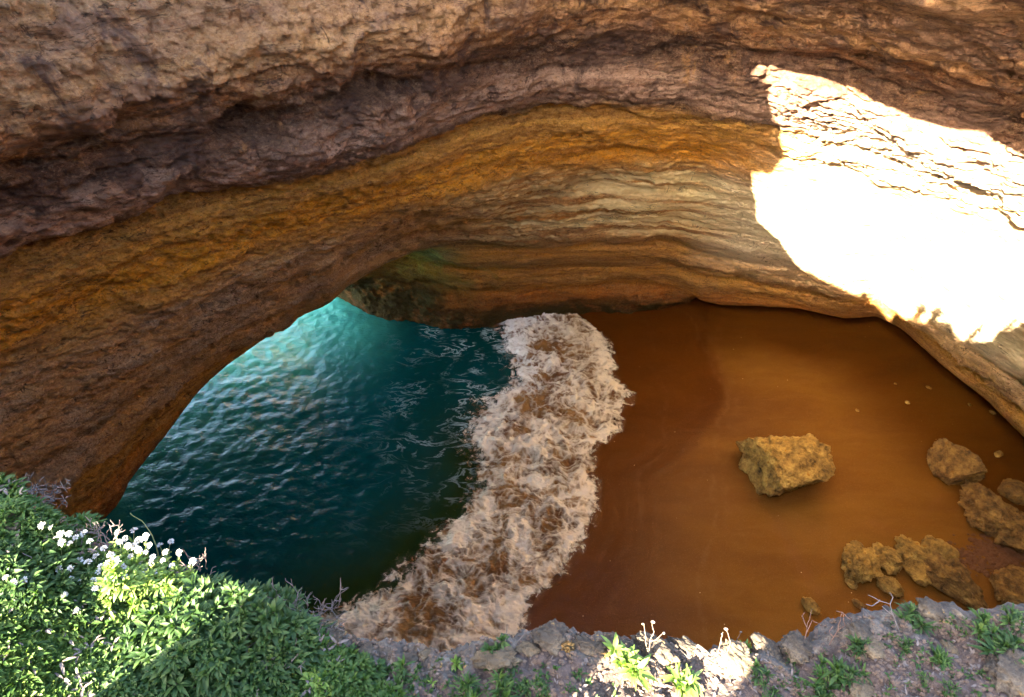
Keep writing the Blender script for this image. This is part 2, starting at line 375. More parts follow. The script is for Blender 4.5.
# displacement
vis = np.ones(nc); vis[NV:] = .6
D2 = G[..., :2] - np.array([1.0, 10.0]); D2 /= np.linalg.norm(D2, axis=2)[..., None]
X, Y, Z = G[..., 0], G[..., 1], G[..., 2]
wv = fbm(np.stack([X * .12, Y * .12, Z * .05], -1), 2) * .5                  # beds wander a little
zz = Z + wv
P3 = np.stack([X, Y, Z], -1)
def prof(z):
    """stepped ledges: harder beds stand proud (negative = inward)"""
    o = 0
    for zc, wd, amp in [(20.3, .9, -.55), (21.9, .55, .75), (23.6, .9, -.25), (25.6, .5, .35), (18.75, .3, .55), (17.9, .5, -.15), (16.2, .35, .3), (14.9, .7, -.3), (13.6, .25, .3),
                        (12.3, .6, -.25), (10.9, .3, .35), (9.6, .6, -.3), (8.2, .3, .4), (7.0, .5, -.3), (5.6, .3, .35), (4.6, .5, -.25), (3.3, .35, .35), (2.0, .5, -.2)]:
        o = o + amp * gauss(z, zc, wd)
    return o
att = .35 + .65 * sst(-.6, .5, fbm(P3 * [.13, .13, .3] + 40, 3))
disp = prof(zz) * att
disp = disp + .6 * fbm(P3 * [.11, .11, .22], 3)
disp = disp + .24 * fbm(P3 * [.5, .5, .8] + 9, 4, .5)
disp = disp + .17 * fbm(P3 * [1.8, 1.8, 2.2] + 3, 4, .72)
# sedimentary lamination
disp = disp + .10 * perlin(P3 * [.25, .25, 4.5]) + .06 * perlin(P3 * [.4, .4, 9.0] + 3)
# open cracks in the sunlit bed
ck = perlin(np.stack([X * .35, Y * .35, Z * 2.4 + wv], -1) + 30) ; ck2 = perlin(np.stack([X * .8, Y * .8, Z * 4.5], -1) + 50)
inb = sst(18.2, 18.8, Z) * sst(23.6, 22.6, Z) * sst(4, 9, X)
disp = disp + inb * (.75 * np.clip(1 - np.abs(ck) / .07, 0, 1) + .35 * np.clip(1 - np.abs(ck2) / .06, 0, 1) * (perlin(P3 * .7) > -.05))
# caverns / hollows in the dark band on the left
hol = sst(.05, .45, fbm(P3 * [.35, .35, .6] + 70, 3)) * gauss(zz, 21.9, 1.2) * sst(0, -6, X)
disp = disp + 1.1 * hol + sst(19.5, 21, Z) * (.16 * fbm(P3 * [.9, .9, .9] + 60, 3, .6) + .12 * np.clip(ridged(P3 * [.5, .5, .35] + 77, 2) - 1.0, -.5, .6))
# calmer near the lit smooth wall
calm = sst(6, 12, X) * sst(18.2, 17.2, Z) * sst(7, 10, Z)
disp = disp * (1 - .65 * calm)
ramp_rim = np.linspace(0, 1, 20); fade = np.ones(nr); fade[:20] = ramp_rim
fade_m = np.ones((nr, nc))
lipfade = np.exp(-((np.arange(nr) - iM) / 14.0) ** 2)
disp = disp * fade[:, None] * (1 - .85 * lipfade[:, None])
# ragged lip
disp = disp * vis[None, :]
G[..., :2] += D2 * disp[..., None]
G[..., 2] += fade[:, None] * (.22 * fbm(P3 * [.5, .5, .5] + 23, 3) * (1 - lipfade[:, None] * .92))
cave_inner = G
# outer shell: rim -> plateau -> sea cliff -> arch underside
ang = np.arctan2(Lrim[:, 0] - 0, Lrim[:, 1] - 8)
CT = np.array([0.0, 9.0])
dirs = LM[:, :2] - CT; dd_ = np.linalg.norm(dirs, axis=1); dirs /= dd_[:, None]
az = np.degrees(np.arctan2(dirs[:, 0], dirs[:, 1]))
sea = np.zeros(nc); sea[:NV] = sst(352, 325, px) 
sea[NV:] = sst(-165, -120, np.where(az[NV:] > 0, az[NV:] - 360, az[NV:])) * (az[NV:] < 0)
Rout = dd_ + 8 + (1 - sea) * 70 + 1.5 * np.sin(az * .11)
outerXY = CT + dirs * Rout[:, None]
def top_z(XY, base):
    zp = plat_z(XY[:, 0], XY[:, 1]); return zp
out_rows = []
nO = 44
for i in range(1, nO + 1):
    t = (i / nO) ** 2.6
    XY = Lrim[:, :2] * (1 - t) + outerXY * t
    zt = 31.5 + 1.2 * fbm(np.stack([XY[:, 0] * .1, XY[:, 1] * .1, XY[:, 0] * 0], -1), 3)
    zt = np.where(XY[:, 1] + XY[:, 0] * .5 < 5.0, plat_z(XY[:, 0], XY[:, 1]) + .3 * fbm(np.stack([XY[:, 0] * .3, XY[:, 1] * .3, XY[:, 0] * 0], -1), 3), zt)
    hillw = sst(8, 14, np.hypot(XY[:, 0] - 1, XY[:, 1] - 9)) * .5
    b = sst(0, 1.6, np.hypot(*(XY - Lrim[:, :2]).T))
    zf = Lrim[:, 2] * (1 - b) + np.maximum(zt, Lrim[:, 2] * .6 + zt * .4 - 3 * t) * b
    out_rows.append(np.concatenate([XY, zf[:, None]], 1))
bot = LB.copy(); botz = np.where(sea > .5, LB[:, 2], -1.5)
low = np.concatenate([outerXY, botz[:, None]], 1)
for i in range(1, 25):
    t = i / 24; out_rows.append(out_rows[nO - 1] * (1 - t) + low * t)
for i in range(1, 6):
    t = i / 5; out_rows.append(low * (1 - t) + LB * t)
O = np.stack(out_rows)
dO = .8 * fbm(O * [.15, .15, .3], 4); wO = np.zeros(len(O)); wO[nO + 2:nO + 22] = 1
O[..., :2] += (dirs[None] * (dO * wO[:, None])[..., None])
full = np.concatenate([O[::-1], G])               # B(outer) ... rim+ | rim ... B
full = full.transpose(1, 0, 2)
# weld: last row of G equals first row of full (LB displaced slightly) -> reuse
full[:, 0] = full[:, -1]
cv = link('cliff', grid_mesh('cliff', full[:, :, :], closed_u=True), ROCK)
tag(cv, 'layered orange and violet limestone cave wall arching over the beach and the sea', 'cave wall', kind='structure')

# ------------------------------------------------------------------ graded grid coordinates
def graded(a, b, fine, lo, hi):
    mid = np.arange(a, b, fine); l = a - np.geomspace(fine, a - lo, 26)[::-1]; r = b + np.geomspace(fine, hi - b, 26)
    return np.concatenate([l, mid, r])
# shoreline: left and right border of the foam, in the place's plan
FLp = [(560, 312), (505, 322), (512, 345), (523, 368), (520, 388), (497, 400), (482, 425), (478, 450), (490, 470), (482, 500), (462, 525), (440, 545), (420, 562), (400, 588), (375, 600), (350, 612), (322, 625), (300, 640)]
FRp = [(575, 313), (600, 335), (607, 358), (607, 376), (627, 394), (613, 412), (611, 432), (587, 447), (586, 470), (592, 500), (585, 522), (573, 545), (560, 565), (540, 588), (518, 603), (512, 622), (508, 645), (500, 670)]
def curve(pts, z, n):
    P = unproj([a for a, b in pts], [b for a, b in pts], z); d = np.r_[0, np.cumsum(np.linalg.norm(np.diff(P, axis=0), axis=1))]
    s_ = np.linspace(0, d[-1], n); return np.stack([np.interp(s_, d, P[:, k]) for k in range(3)], -1)
FL = curve(FLp, .1, 900); FR = curve(FRp, .1, 900)
def dist_to(XY, L):
    out = np.full(XY.shape[0], 1e9); 
    for i in range(0, len(L), 6): out = np.minimum(out, np.hypot(XY[:, 0] - L[i, 0], XY[:, 1] - L[i, 1]))
    return out
def side(XY, L):
    """positive to the right (land) of the line, by x at equal y"""
    o = np.argsort(L[:, 1]); return XY[:, 0] - np.interp(XY[:, 1], L[o, 1], L[o, 0])

# water
xs = graded(-30, 10, .14, -1500, 1500); ys = graded(6, 44, .14, -1500, 1500)
GX, GY = np.meshgrid(xs, ys, indexing='ij'); XY = np.stack([GX.ravel(), GY.ravel()], -1)
s3 = np.stack([XY[:, 0], XY[:, 1], XY[:, 0] * 0], -1)
dl = side(XY, FL); dist = dist_to(XY, FL) * np.sign(dl)
wave = .045 * fbm(s3 * [.4, .6, 1], 3) + .038 * fbm(s3 * [1.3, 1.6, 1] + 8, 3, .6)
seaward = sst(-2, -16, XY[:, 0] + (XY[:, 1] - 25) * .25)
wave *= .35 + 1.25 * seaward
near_ = (np.abs(XY[:, 0]) < 60) & (np.abs(XY[:, 1]) < 80)
Zw = np.where(near_, wave, 0) 
Zw = Zw - .45 * sst(1.0, 4.5, dist) * near_
P = np.stack([XY[:, 0], XY[:, 1], Zw], -1).reshape(len(xs), len(ys), 3)
me = grid_mesh('sea', P)
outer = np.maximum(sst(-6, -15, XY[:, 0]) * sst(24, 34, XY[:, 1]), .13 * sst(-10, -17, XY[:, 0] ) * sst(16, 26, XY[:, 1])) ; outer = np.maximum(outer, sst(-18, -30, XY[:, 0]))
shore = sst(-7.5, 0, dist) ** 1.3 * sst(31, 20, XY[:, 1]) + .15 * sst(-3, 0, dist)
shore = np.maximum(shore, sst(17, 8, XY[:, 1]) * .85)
streak = sst(-9.5, -1, dist) * sst(15, 26, XY[:, 1]) * .8 + gauss(XY[:, 1], 34, 3) * sst(-10, -4, XY[:, 0]) * .7
col_attr(me, 'shore', np.clip(shore, 0, 1)); col_attr(me, 'outer', outer); col_attr(me, 'streak', np.clip(streak, 0, 1))
sea_o = link('sea', me, WATER); tag(sea_o, 'teal sea water coming in under the arch', 'water', kind='structure')

# beach
xs = graded(-6, 46, .2, -60, 90); ys = graded(4, 50, .2, -60, 90)
GX, GY = np.meshgrid(xs, ys, indexing='ij'); XY = np.stack([GX.ravel(), GY.ravel()], -1)
dr_ = side(XY, FR); dR = dist_to(XY, FR) * np.sign(dr_)
s3 = np.stack([XY[:, 0], XY[:, 1], XY[:, 0] * 0], -1)
zb = np.clip(dR * .045 + .02, -1.5, 1.1) + .06 * fbm(s3 * .25, 3) + .008 * fbm(s3 * 2, 2)
trk = np.zeros(len(XY))
for pts, wd in [([(776, 520), (800, 565), (822, 600)], .35), ([(938, 500), (920, 520), (898, 536)], .14), ([(870, 524), (896, 536)], .16), ([(724, 310), (716, 340), (722, 380), (745, 410)], .25)]:
    L = curve(pts, .5, 60)
    trk = np.maximum(trk, np.exp(-(dist_to(XY, L) / wd) ** 2) * (.5 + .5 * perlin(s3 * 1.2)))
zb -= .05 * trk
lnm = 0
for k_, (d0, a_, wd_) in enumerate([(3.1, 1.1, .13), (6.6, 1.6, .12), (7.3, 1.6, .2)]):
    lnm = lnm + np.exp(-((dR + a_ * fbm(s3 * [.14, .14, 1] + 13 * (k_ > 0), 3) - d0) / wd_) ** 2) * (.10, .16, .08)[k_]
ripple = .010 * np.sin((dR + .8 * fbm(s3 * .2, 2)) * 7) * sst(16, 4, dR)
zb = zb + ripple + .02 * lnm
me = grid_mesh('beach', np.stack([XY[:, 0], XY[:, 1], zb], -1).reshape(len(xs), len(ys), 3))
lobe = dist_to(XY, curve([(700, 300), (705, 340), (716, 380), (742, 420), (700, 480), (690, 560)], .3, 60))
wet = sst(9.5, 2.5, dR + 1.2 * fbm(s3 * .15, 2)); wet = np.maximum(wet, sst(.5, -1, side(XY, curve([(720, 300), (716, 335), (724, 370), (735, 400), (700, 450), (640, 500), (590, 560), (560, 640)], .3, 80)) + .3 * fbm(s3 * .3, 2)))
wall_shade = .85 * sst(27, 33, XY[:, 1] + .25 * (XY[:, 0] - 14) + 1.2 * fbm(s3 * .2, 3)); wall_shade = np.maximum(wall_shade, .8 * sst(21, 26, XY[:, 0] + .25 * (XY[:, 1] - 20)))  # shade at the far and right wall foot, painted into the sand colour
wet = np.maximum(wet, wall_shade)  # mask carries real wet sand plus the painted shade
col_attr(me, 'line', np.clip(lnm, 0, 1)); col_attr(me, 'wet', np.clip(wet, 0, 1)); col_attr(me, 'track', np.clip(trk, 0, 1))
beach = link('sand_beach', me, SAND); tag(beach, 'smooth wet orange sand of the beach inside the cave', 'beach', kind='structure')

# foam: a lumpy sheet between the two borders
NU, NW = 900, 220
tt = np.linspace(-.24, 1.14, NW)
F = FL[:, None] * (1 - tt)[None, :, None] + FR[:, None] * tt[None, :, None]
edge = np.minimum((tt + .24) / .42, (1.14 - tt) / .22).clip(0, 1)[None, :] * np.ones((NU, 1))
f3 = F * [1, 1, 0]
wp = f3 + .5 * np.stack([perlin(f3 * .7), perlin(f3 * .7 + 9), f3[..., 0] * 0], -1)
rg = lambda k, sx, o: 1 - np.abs(perlin(wp * [k, k * sx, 1] + o)) * 2.6
cover = .42 * np.clip(rg(.7, 1.5, 3), 0, 1) + .40 * np.clip(rg(1.5, 1.5, 7), 0, 1) + .30 * np.clip(rg(3.2, 1.4, 12), 0, 1) + .45 * fbm(f3 * [.35, .5, 1] + 31, 2) + .25 * gauss(tt, 1.0, .14)[None, :] + .3 * gauss(tt, .05, .12)[None, :]
lump = .34 * (1 - 1.4 * np.abs(fbm(f3 * [.5, .8, 1] + 4, 4, .6))) + .2 * fbm(f3 * [1.5, 1.5, 1], 4, .65)
body = np.sin(np.clip((tt + .2) / 1.32, 0, 1) * np.pi)[None, :] ** .6
crest = gauss(tt, .15, .16)[None, :] * .18 * (.5 + perlin(f3 * [.4, .4, 1] + 2))
F[..., 2] = .06 + .12 * np.clip(cover, 0, 1) * edge + np.clip(dist_to(F.reshape(-1, 3)[:, :2], FR).reshape(NU, NW) * 0, 0, 1) + (lump + .12) * body * .9 + crest
me = grid_mesh('foam', F)
col_attr(me, 'edge', edge); col_attr(me, 'cover', cover); sd = np.clip(1.05 - 1.5 * np.abs(tt), 0, 1)[None, :] * sst(640, 0, np.arange(NU))[:, None]
col_attr(me, 'seaside', np.clip(sd * 1.2, 0, 1))
fo = link('foam', me, FOAM); tag(fo, 'band of churning white and sandy brown foam where the wave runs up the beach', 'foam', kind='stuff')
#--STAGE2--
# ------------------------------------------------------------------ more materials
def soil_mat():
    s = NT('stony soil'); p = s.pos()
    n = s.noise(p, 10, 6, .65); n2 = s.noise(p, 60, 5, .7); rk = s.attr('rocky')
    c = s.ramp(n, [(.3, (.016, .009, .006)), (.5, (.032, .018, .011)), (.7, (.050, .029, .017))])
    c = s.mix(s.rng(n2, .35, .7), c, (.06, .04, .03))
    v = s.n('ShaderNodeTexVoronoi'); s.put(v.inputs['Vector'], p); v.inputs['Scale'].default_value = 55
    peb = s.math('MULTIPLY', s.rng(v.outputs[0], .30, .22), s.rng(s.noise(p, 14, 3), .48, .6))
    c = s.mix(peb, c, (.11, .085, .066))
    rc = s.ramp(s.noise(p, 26, 7, .7), [(.3, (.02, .015, .011)), (.5, (.052, .041, .030)), (.68, (.125, .103, .074))])
    lich = s.rng(s.noise(p, 40, 6, .7), .6, .68)
    rc = s.mix(lich, rc, (.2, .12, .03))
    c = s.mix(s.rng(s.math('ADD', rk, s.math('MULTIPLY', s.math('SUBTRACT', n, .5), 1.3)), .4, .62), c, rc)
    s.put(s.b.inputs['Base Color'], c); s.b.inputs['Roughness'].default_value = .95
    b = s.bump(n2, .9, .010); b = s.bump(s.math('MULTIPLY', peb, 1.0), .6, .006, b); b = s.bump(s.noise(p, 180, 3), .4, .002, b)
    s.put(s.b.inputs['Normal'], b); return s.m
def stone_mat(name, lo, mid, hi, sc, moss=None, bd=.05, spots=None):
    s = NT(name); p = s.opos(); 
    c = s.ramp(s.noise(p, sc, 7, .7), [(.3, lo), (.5, mid), (.7, hi)])
    v = s.noise(p, sc * 3.5, 6, .7)
    c = s.mix(s.math('MULTIPLY', s.rng(v, .5, .68), .6), c, s.mix(1, c, (.35, .32, .32), 'MULTIPLY'))
    if moss: c = s.mix(s.rng(s.noise(p, sc * .8, 5), .5, .62), c, moss)
    if spots: c = s.mix(s.rng(s.noise(p, sc * 2.2, 5), .62, .7), c, spots)
    s.put(s.b.inputs['Base Color'], c); s.b.inputs['Roughness'].default_value = .9; s.b.inputs['Specular IOR Level'].default_value = .2
    b = s.bump(s.noise(p, sc * 1.6, 8, .7), 1, bd * 2); b = s.bump(s.noise(p, sc * 8, 5, .7), .8, bd * .35, b)
    s.put(s.b.inputs['Normal'], b); return s.m
def leaf_mat(name, c1, c2, c3, sc=14):
    s = NT(name); p = s.pos(); hue = s.attr('tone')
    c = s.ramp(hue, [(0, c1), (.5, c2), (1, c3)])
    c = s.mix(s.math('MULTIPLY', s.rng(s.noise(p, sc, 3), .4, .65), .35), c, s.mix(1, c, (.55, .6, .55), 'MULTIPLY'))
    s.put(s.b.inputs['Base Color'], c); s.b.inputs['Roughness'].default_value = .55; s.b.inputs['Specular IOR Level'].default_value = .18
    tr = s.n('ShaderNodeBsdfTranslucent'); s.put(tr.inputs[0], s.mix(1, c, (1.3, 1.5, .5), 'MULTIPLY'))
    mx = s.n('ShaderNodeMixShader'); mx.inputs[0].default_value = .3
    s.t.links.new(s.b.outputs[0], mx.inputs[1]); s.t.links.new(tr.outputs[0], mx.inputs[2]); s.t.links.new(mx.outputs[0], s.out.inputs[0]); return s.m
def plain(name, c, rough=.8, sc=20, var=.3):
    s = NT(name); p = s.opos(); n = s.noise(p, sc, 4)
    s.put(s.b.inputs['Base Color'], s.mix(s.math('MULTIPLY', n, var), c, tuple(v * .4 for v in c))); s.b.inputs['Roughness'].default_value = rough
    s.put(s.b.inputs['Normal'], s.bump(n, .3, .01)); return s.m
SOIL = soil_mat()
BOULDER = stone_mat('ochre boulder', (.05, .028, .010), (.36, .21, .05), (.66, .42, .10), 1.5, bd=.16, spots=(.36, .17, .02))
BOULDER_DK = stone_mat('brown boulder', (.04, .02, .008), (.24, .13, .035), (.46, .27, .07), 1.6, bd=.14, spots=(.26, .12, .02))
LIME = stone_mat('pale limestone', (.018, .014, .010), (.050, .039, .027), (.125, .10, .068), 16, bd=.006, spots=(.2, .12, .04))
LIMEY = stone_mat('yellowish limestone', (.03, .024, .015), (.085, .062, .036), (.17, .13, .08), 16, bd=.006)
LEAF = leaf_mat('dark leaf', (.014, .034, .008), (.026, .054, .012), (.055, .088, .022))
LEAFG = leaf_mat('grass green leaf', (.018, .042, .008), (.034, .070, .012), (.065, .10, .024))
LEAFY = leaf_mat('fresh yellow green leaf', (.07, .12, .02), (.11, .17, .03), (.17, .22, .06))
TWIG = plain('dry twig', (.08, .062, .052)); STEM = plain('green stem', (.08, .11, .03)); PINKTWIG = plain('reddish dry stalk', (.10, .05, .03))
STRAW = plain('straw stalk', (.09, .07, .045)); PETAL = plain('white petals', (.36, .35, .31), .9, 60, .15); HUSK = plain('bleached seed husk', (.12, .095, .065))

# ------------------------------------------------------------------ foreground ground: the cliff edge under the photographer
Ex = [-160, -80, 0, 60, 100, 150, 200, 250, 300, 330, 400, 450, 500, 530, 555, 590, 640, 700, 740, 790, 830, 850, 900, 940, 980, 1024, 1110, 1190]
Ey = [440, 462, 486, 532, 552, 572, 592, 612, 630, 638, 648, 655, 646, 634, 630, 640, 642, 650, 658, 648, 642, 622, 610, 606, 616, 606, 604, 604]
Ez = [28.95, 28.875, 28.8, 28.75, 28.7, 28.65, 28.6, 28.575, 28.55, 28.525, 28.5, 28.5, 28.5, 28.5, 28.5, 28.5, 28.5, 28.5, 28.5, 28.5, 28.525, 28.55, 28.55, 28.575, 28.6, 28.6, 28.65, 28.7]
nu = 900; pu = np.linspace(-160, 1190, nu)
E = unproj(pu, smooth_interp(pu, Ex, Ey, 6), np.interp(pu, Ex, Ez))
Bk = np.stack([np.linspace(-1.5, 1.9, nu), np.full(nu, -.75), np.zeros(nu)], -1)
dirb = Bk - E; dirb[:, 2] = 0; Lb = np.linalg.norm(dirb, axis=1); dirb /= Lb[:, None]
dn = np.concatenate([-np.linspace(1, .02, 40) ** 1.3 * 1.1, np.linspace(0, 1, 240) ** 1.3 * 1.6])
FG = np.zeros((nu, len(dn), 3))
for j, d in enumerate(dn):
    if d < 0: FG[:, j] = E - dirb * (.05 * min(1, -d * 6)) + np.array([0, 0, d])
    else:
        dd2 = np.minimum(d, Lb); FG[:, j] = E + dirb * dd2[:, None]
        zc = E[:, 2] - .45 * sst(.55, 1.2, dd2) * np.maximum(E[:, 2] - 28.5, 0) + (.16 * (1 - .9 * sst(420, 260, pu)) * sst(0, .5, dd2) - .25 * sst(.45, .95, dd2)); FG[:, j, 2] = zc - .42 * sst(.28, .70, dd2) * sst(420, 260, pu)
Fp = FG.copy()
edgew = np.exp(-(np.maximum(dn, 0) / .08) ** 2)[None, :] * np.ones((nu, 1))
rkn = fbm(Fp * 4.4 + 11, 4, .6)
rocky = np.clip(edgew * .95 + .5 * rkn - .12 + .25 * sst(520, 560, pu)[:, None] * sst(700, 640, pu)[:, None] - .75 * sst(330, 230, pu)[:, None], 0, 1)
hgt = .022 * fbm(Fp * 5, 4, .55) + .008 * fbm(Fp * 28, 3, .6) + rocky * (.024 * (1 - np.abs(fbm(Fp * 12 + 3, 3)) * 1.6)) * (dn > -.15)[None, :]
FG[..., 2] += hgt
FG[..., :2] -= dirb[:, None, :2] * (fbm(Fp * [14, 14, 18], 4, .6) * .025 * edgew)[..., None]
me = grid_mesh('cliff_edge', FG)
col_attr(me, 'rocky', rocky)
fg = link('cliff_edge_ground', me, SOIL); tag(fg, 'stony brown soil along the cliff edge in the foreground', 'ground', kind='structure')

# ------------------------------------------------------------------ ray casting helpers for placing things
def bvh_of(o):
    return BVHTree.FromObject(o, bpy.context.evaluated_depsgraph_get())
bpy.context.view_layer.update()
BF = bvh_of(fg); BB = bvh_of(beach)
def hit(tree, x, y):
    d = Vector(ray(x, y)).normalized(); r = tree.ray_cast(Vector(CAM), d)
    return (np.array(r[0]), np.array(r[1])) if r[0] is not None else None
def ground(x, y):
    """point on the foreground under a pixel; searches down the picture when the pixel is past the edge"""
    while y < 720:
        h = hit(BF, x, y)
        if h is not None: return h[0]
        y += 2
    return None

# ------------------------------------------------------------------ stones
_ico = {}
def ico(n):
    if n not in _ico:
        bm = bmesh.new(); bmesh.ops.create_icosphere(bm, subdivisions=n, radius=1)
        V = np.array([v.co[:] for v in bm.verts]); Q = np.array([[v.index for v in f.verts] for f in bm.faces]); bm.free(); _ico[n] = (V, Q)
    return _ico[n]
def rock_mesh(size, seed, n=5, cuts=9, cutd=(.62, .9), rough=.16, fine=.035, planes=None, crack=0):
    V, Q = ico(n); V = V.copy(); r = np.random.RandomState(seed)
    V = V * (1 + .25 * fbm(V * .9 + seed * 3.7, 2))[:, None]
    for k in range(cuts):
        nn = r.normal(size=3); nn /= np.linalg.norm(nn); d = r.uniform(*cutd); o = V @ nn - d
        V -= nn * (np.clip(o, 0, None) * .92)[:, None]
    for nn, d in (planes or []):
        nn = np.array(nn) / np.linalg.norm(nn); V -= nn * (np.clip(V @ nn - d, 0, None) * .97)[:, None]
    if crack: V = V * (1 - crack * np.clip(1 - np.abs(perlin(V * 1.7 + seed)) / .09, 0, 1) - crack * .6 * np.clip(1 - np.abs(perlin(V * 3.6 + seed)) / .08, 0, 1))[:, None]
    V = V * (1 + rough * fbm(V * 2.1 + seed, 4, .55) + fine * fbm(V * 9 + seed, 3, .6))[:, None]
    return raw_mesh('rock', V * np.array(size), Q)
def stone(name, x, y, wpx, hpx, seed, mat, label, cat, group=None, tree=None, n=5, rot=0, sink=.25, flat=.6, tilt=0, **kw):
    h = hit(tree, x, y)
    if h is None: p = ground(x, y)
    else: p = h[0]
    t = np.linalg.norm(p - CAM) / np.linalg.norm(ray(x, y)); dep = math.asin((CAM[2] - p[2]) / np.linalg.norm(p - CAM))
    W = wpx * t / 2; H = hpx * t / 2; sz = W * flat; sy = max(.45 * W, math.sqrt(max(1e-8, H * H - (sz * math.cos(dep)) ** 2)) / math.sin(dep))
    o = link(name, rock_mesh((W * 1.08, sy * 1.08, sz), seed, n, **kw), mat)
    azr = math.atan2(p[0], p[1])
    o.location = (p[0], p[1], p[2] + sz * (.7 if tree is BB else .2)); o.rotation_euler = (0, tilt, -azr + rot)
    tag(o, label, cat, group); return o
G1 = 'boulders lying on the sand'
B_ = 'boulder'
stone(B_, 781, 478, 86, 88, 17, BOULDER, 'large angular ochre boulder standing alone in the middle of the sand', 'boulder', G1, BB, 6, flat=.85, cuts=2, rough=.13, fine=.05, crack=.07, planes=[((-.62, -.78, .15), .52), ((.72, -.62, -.35), .50), ((-.5, .85, .25), .50), ((.25, .9, .45), .72), ((.05, -.45, .9), .50), ((-.45, .1, .9), .52), ((.8, .5, .3), .78)])
stone(B_, 950, 474, 58, 46, 24, BOULDER_DK, 'wedge shaped brown boulder furthest back near the right wall', 'boulder', G1, BB, 6, cuts=2, flat=.8, rough=.1, crack=.05, planes=[((-.7, -.6, .2), .5), ((.8, -.4, -.1), .5), ((-.2, .8, .5), .6), ((0, -.5, .85), .5), ((.6, .7, .3), .6)])
stone(B_, 984, 516, 60, 36, 31, BOULDER_DK, 'wide lumpy brown boulder in front of the wedge shaped one at the right', 'boulder', G1, BB, 6, flat=.5, rough=.26, crack=.09)
stone(B_, 1014, 494, 30, 24, 37, BOULDER_DK, 'brown boulder leaning behind the wide lumpy one at the right edge', 'boulder', G1, BB, crack=.09)
stone(B_, 1020, 540, 46, 44, 34, BOULDER_DK, 'round brown boulder cut by the right edge below the wide lumpy one', 'boulder', G1, BB, crack=.09)
stone(B_, 857, 568, 30, 36, 45, BOULDER, 'upright pitted tan rock at the left end of the rock cluster', 'boulder', G1, BB, 6, rough=.3, flat=.7, crack=.09)
stone(B_, 886, 562, 30, 24, 47, BOULDER, 'knobbly ochre rock right of the upright pitted rock', 'boulder', G1, BB, rough=.3, crack=.09)
stone(B_, 908, 554, 30, 22, 49, BOULDER, 'ochre rock in the middle of the curved cluster on the sand', 'boulder', G1, BB, rough=.25, crack=.09)
stone(B_, 932, 553, 34, 26, 53, BOULDER, 'smooth ochre boulder at the right end of the curved cluster', 'boulder', G1, BB, rough=.15, crack=.09)
stone(B_, 887, 587, 26, 17, 56, BOULDER, 'small flat tan rock just below the knobbly cluster', 'boulder', G1, BB, crack=.09)
stone(B_, 916, 574, 28, 22, 58, BOULDER, 'round grey ochre rock at the upper left corner of the long boulder', 'boulder', G1, BB, crack=.09)
stone(B_, 948, 588, 66, 32, 61, BOULDER_DK, 'long mossy ochre boulder just behind the cliff edge', 'boulder', G1, BB, 6, rough=.25, flat=.5, crack=.09)
stone(B_, 1006, 592, 44, 38, 67, BOULDER_DK, 'triangular boulder at the lower right partly behind the cliff edge', 'boulder', G1, BB, 6, cuts=12, crack=.09)
stone('rock', 856, 547, 13, 9, 71, BOULDER, 'small pale rock just above the upright pitted one', 'rock', G1, BB, 4)
stone('rock', 850, 585, 12, 7, 77, BOULDER, 'small pale rock at the foot of the upright pitted one', 'rock', G1, BB, 4)
stone('rock', 810, 607, 19, 13, 72, BOULDER, 'rounded orange rock half buried left of the dry twigs', 'rock', G1, BB, 4)
stone('rock', 859, 607, 15, 8, 73, BOULDER_DK, 'flat low orange rock beneath the dry twigs', 'rock', G1, BB, 4)
stone('rock', 998, 455, 7, 8, 74, BOULDER, 'small round pale rock behind the wedge shaped boulder', 'rock', G1, BB, 3)
for i, (x, y, wd, lb) in enumerate([(907, 403, 5, 'small pale stone on dark sand highest towards the right wall'), (928, 388, 5, 'tiny flat stone on dark sand beside the right wall lip'), (969, 405, 4, 'tiny pale stone close to the right wall foot'),
                                    (857, 411, 4, 'tiny orange stone alone above the rocks in open sand'), (895, 384, 3, 'tiny pale stone furthest up on the dark sand'), (992, 413, 6, 'pale stone at the shadowed foot of the right wall')]):
    stone('pebble', x, y, wd, wd * .7, 80 + i, BOULDER, lb, 'stone', 'stones scattered on the dark sand', BB, 3)
# dark gravel patch between the boulders
r = np.random.RandomState(5); V_, Q_ = ico(1); Vs = []; Qs = []; nv = 0
for k in range(420):
    h = hit(BB, r.normal(992, 18), r.normal(554, 10))
    if h is None: continue
    sc = r.uniform(.05, .15); Vs.append(V_ * [sc * 1.3, sc, sc * .5] + h[0]); Qs.append(Q_ + nv); nv += len(V_)
o = link('gravel', raw_mesh('gravel', np.concatenate(Vs), np.concatenate(Qs), False), plain('red gravel', (.13, .045, .008), .8, 2, .8)); tag(o, 'patch of reddish gravel between the right boulders', 'gravel', kind='stuff')

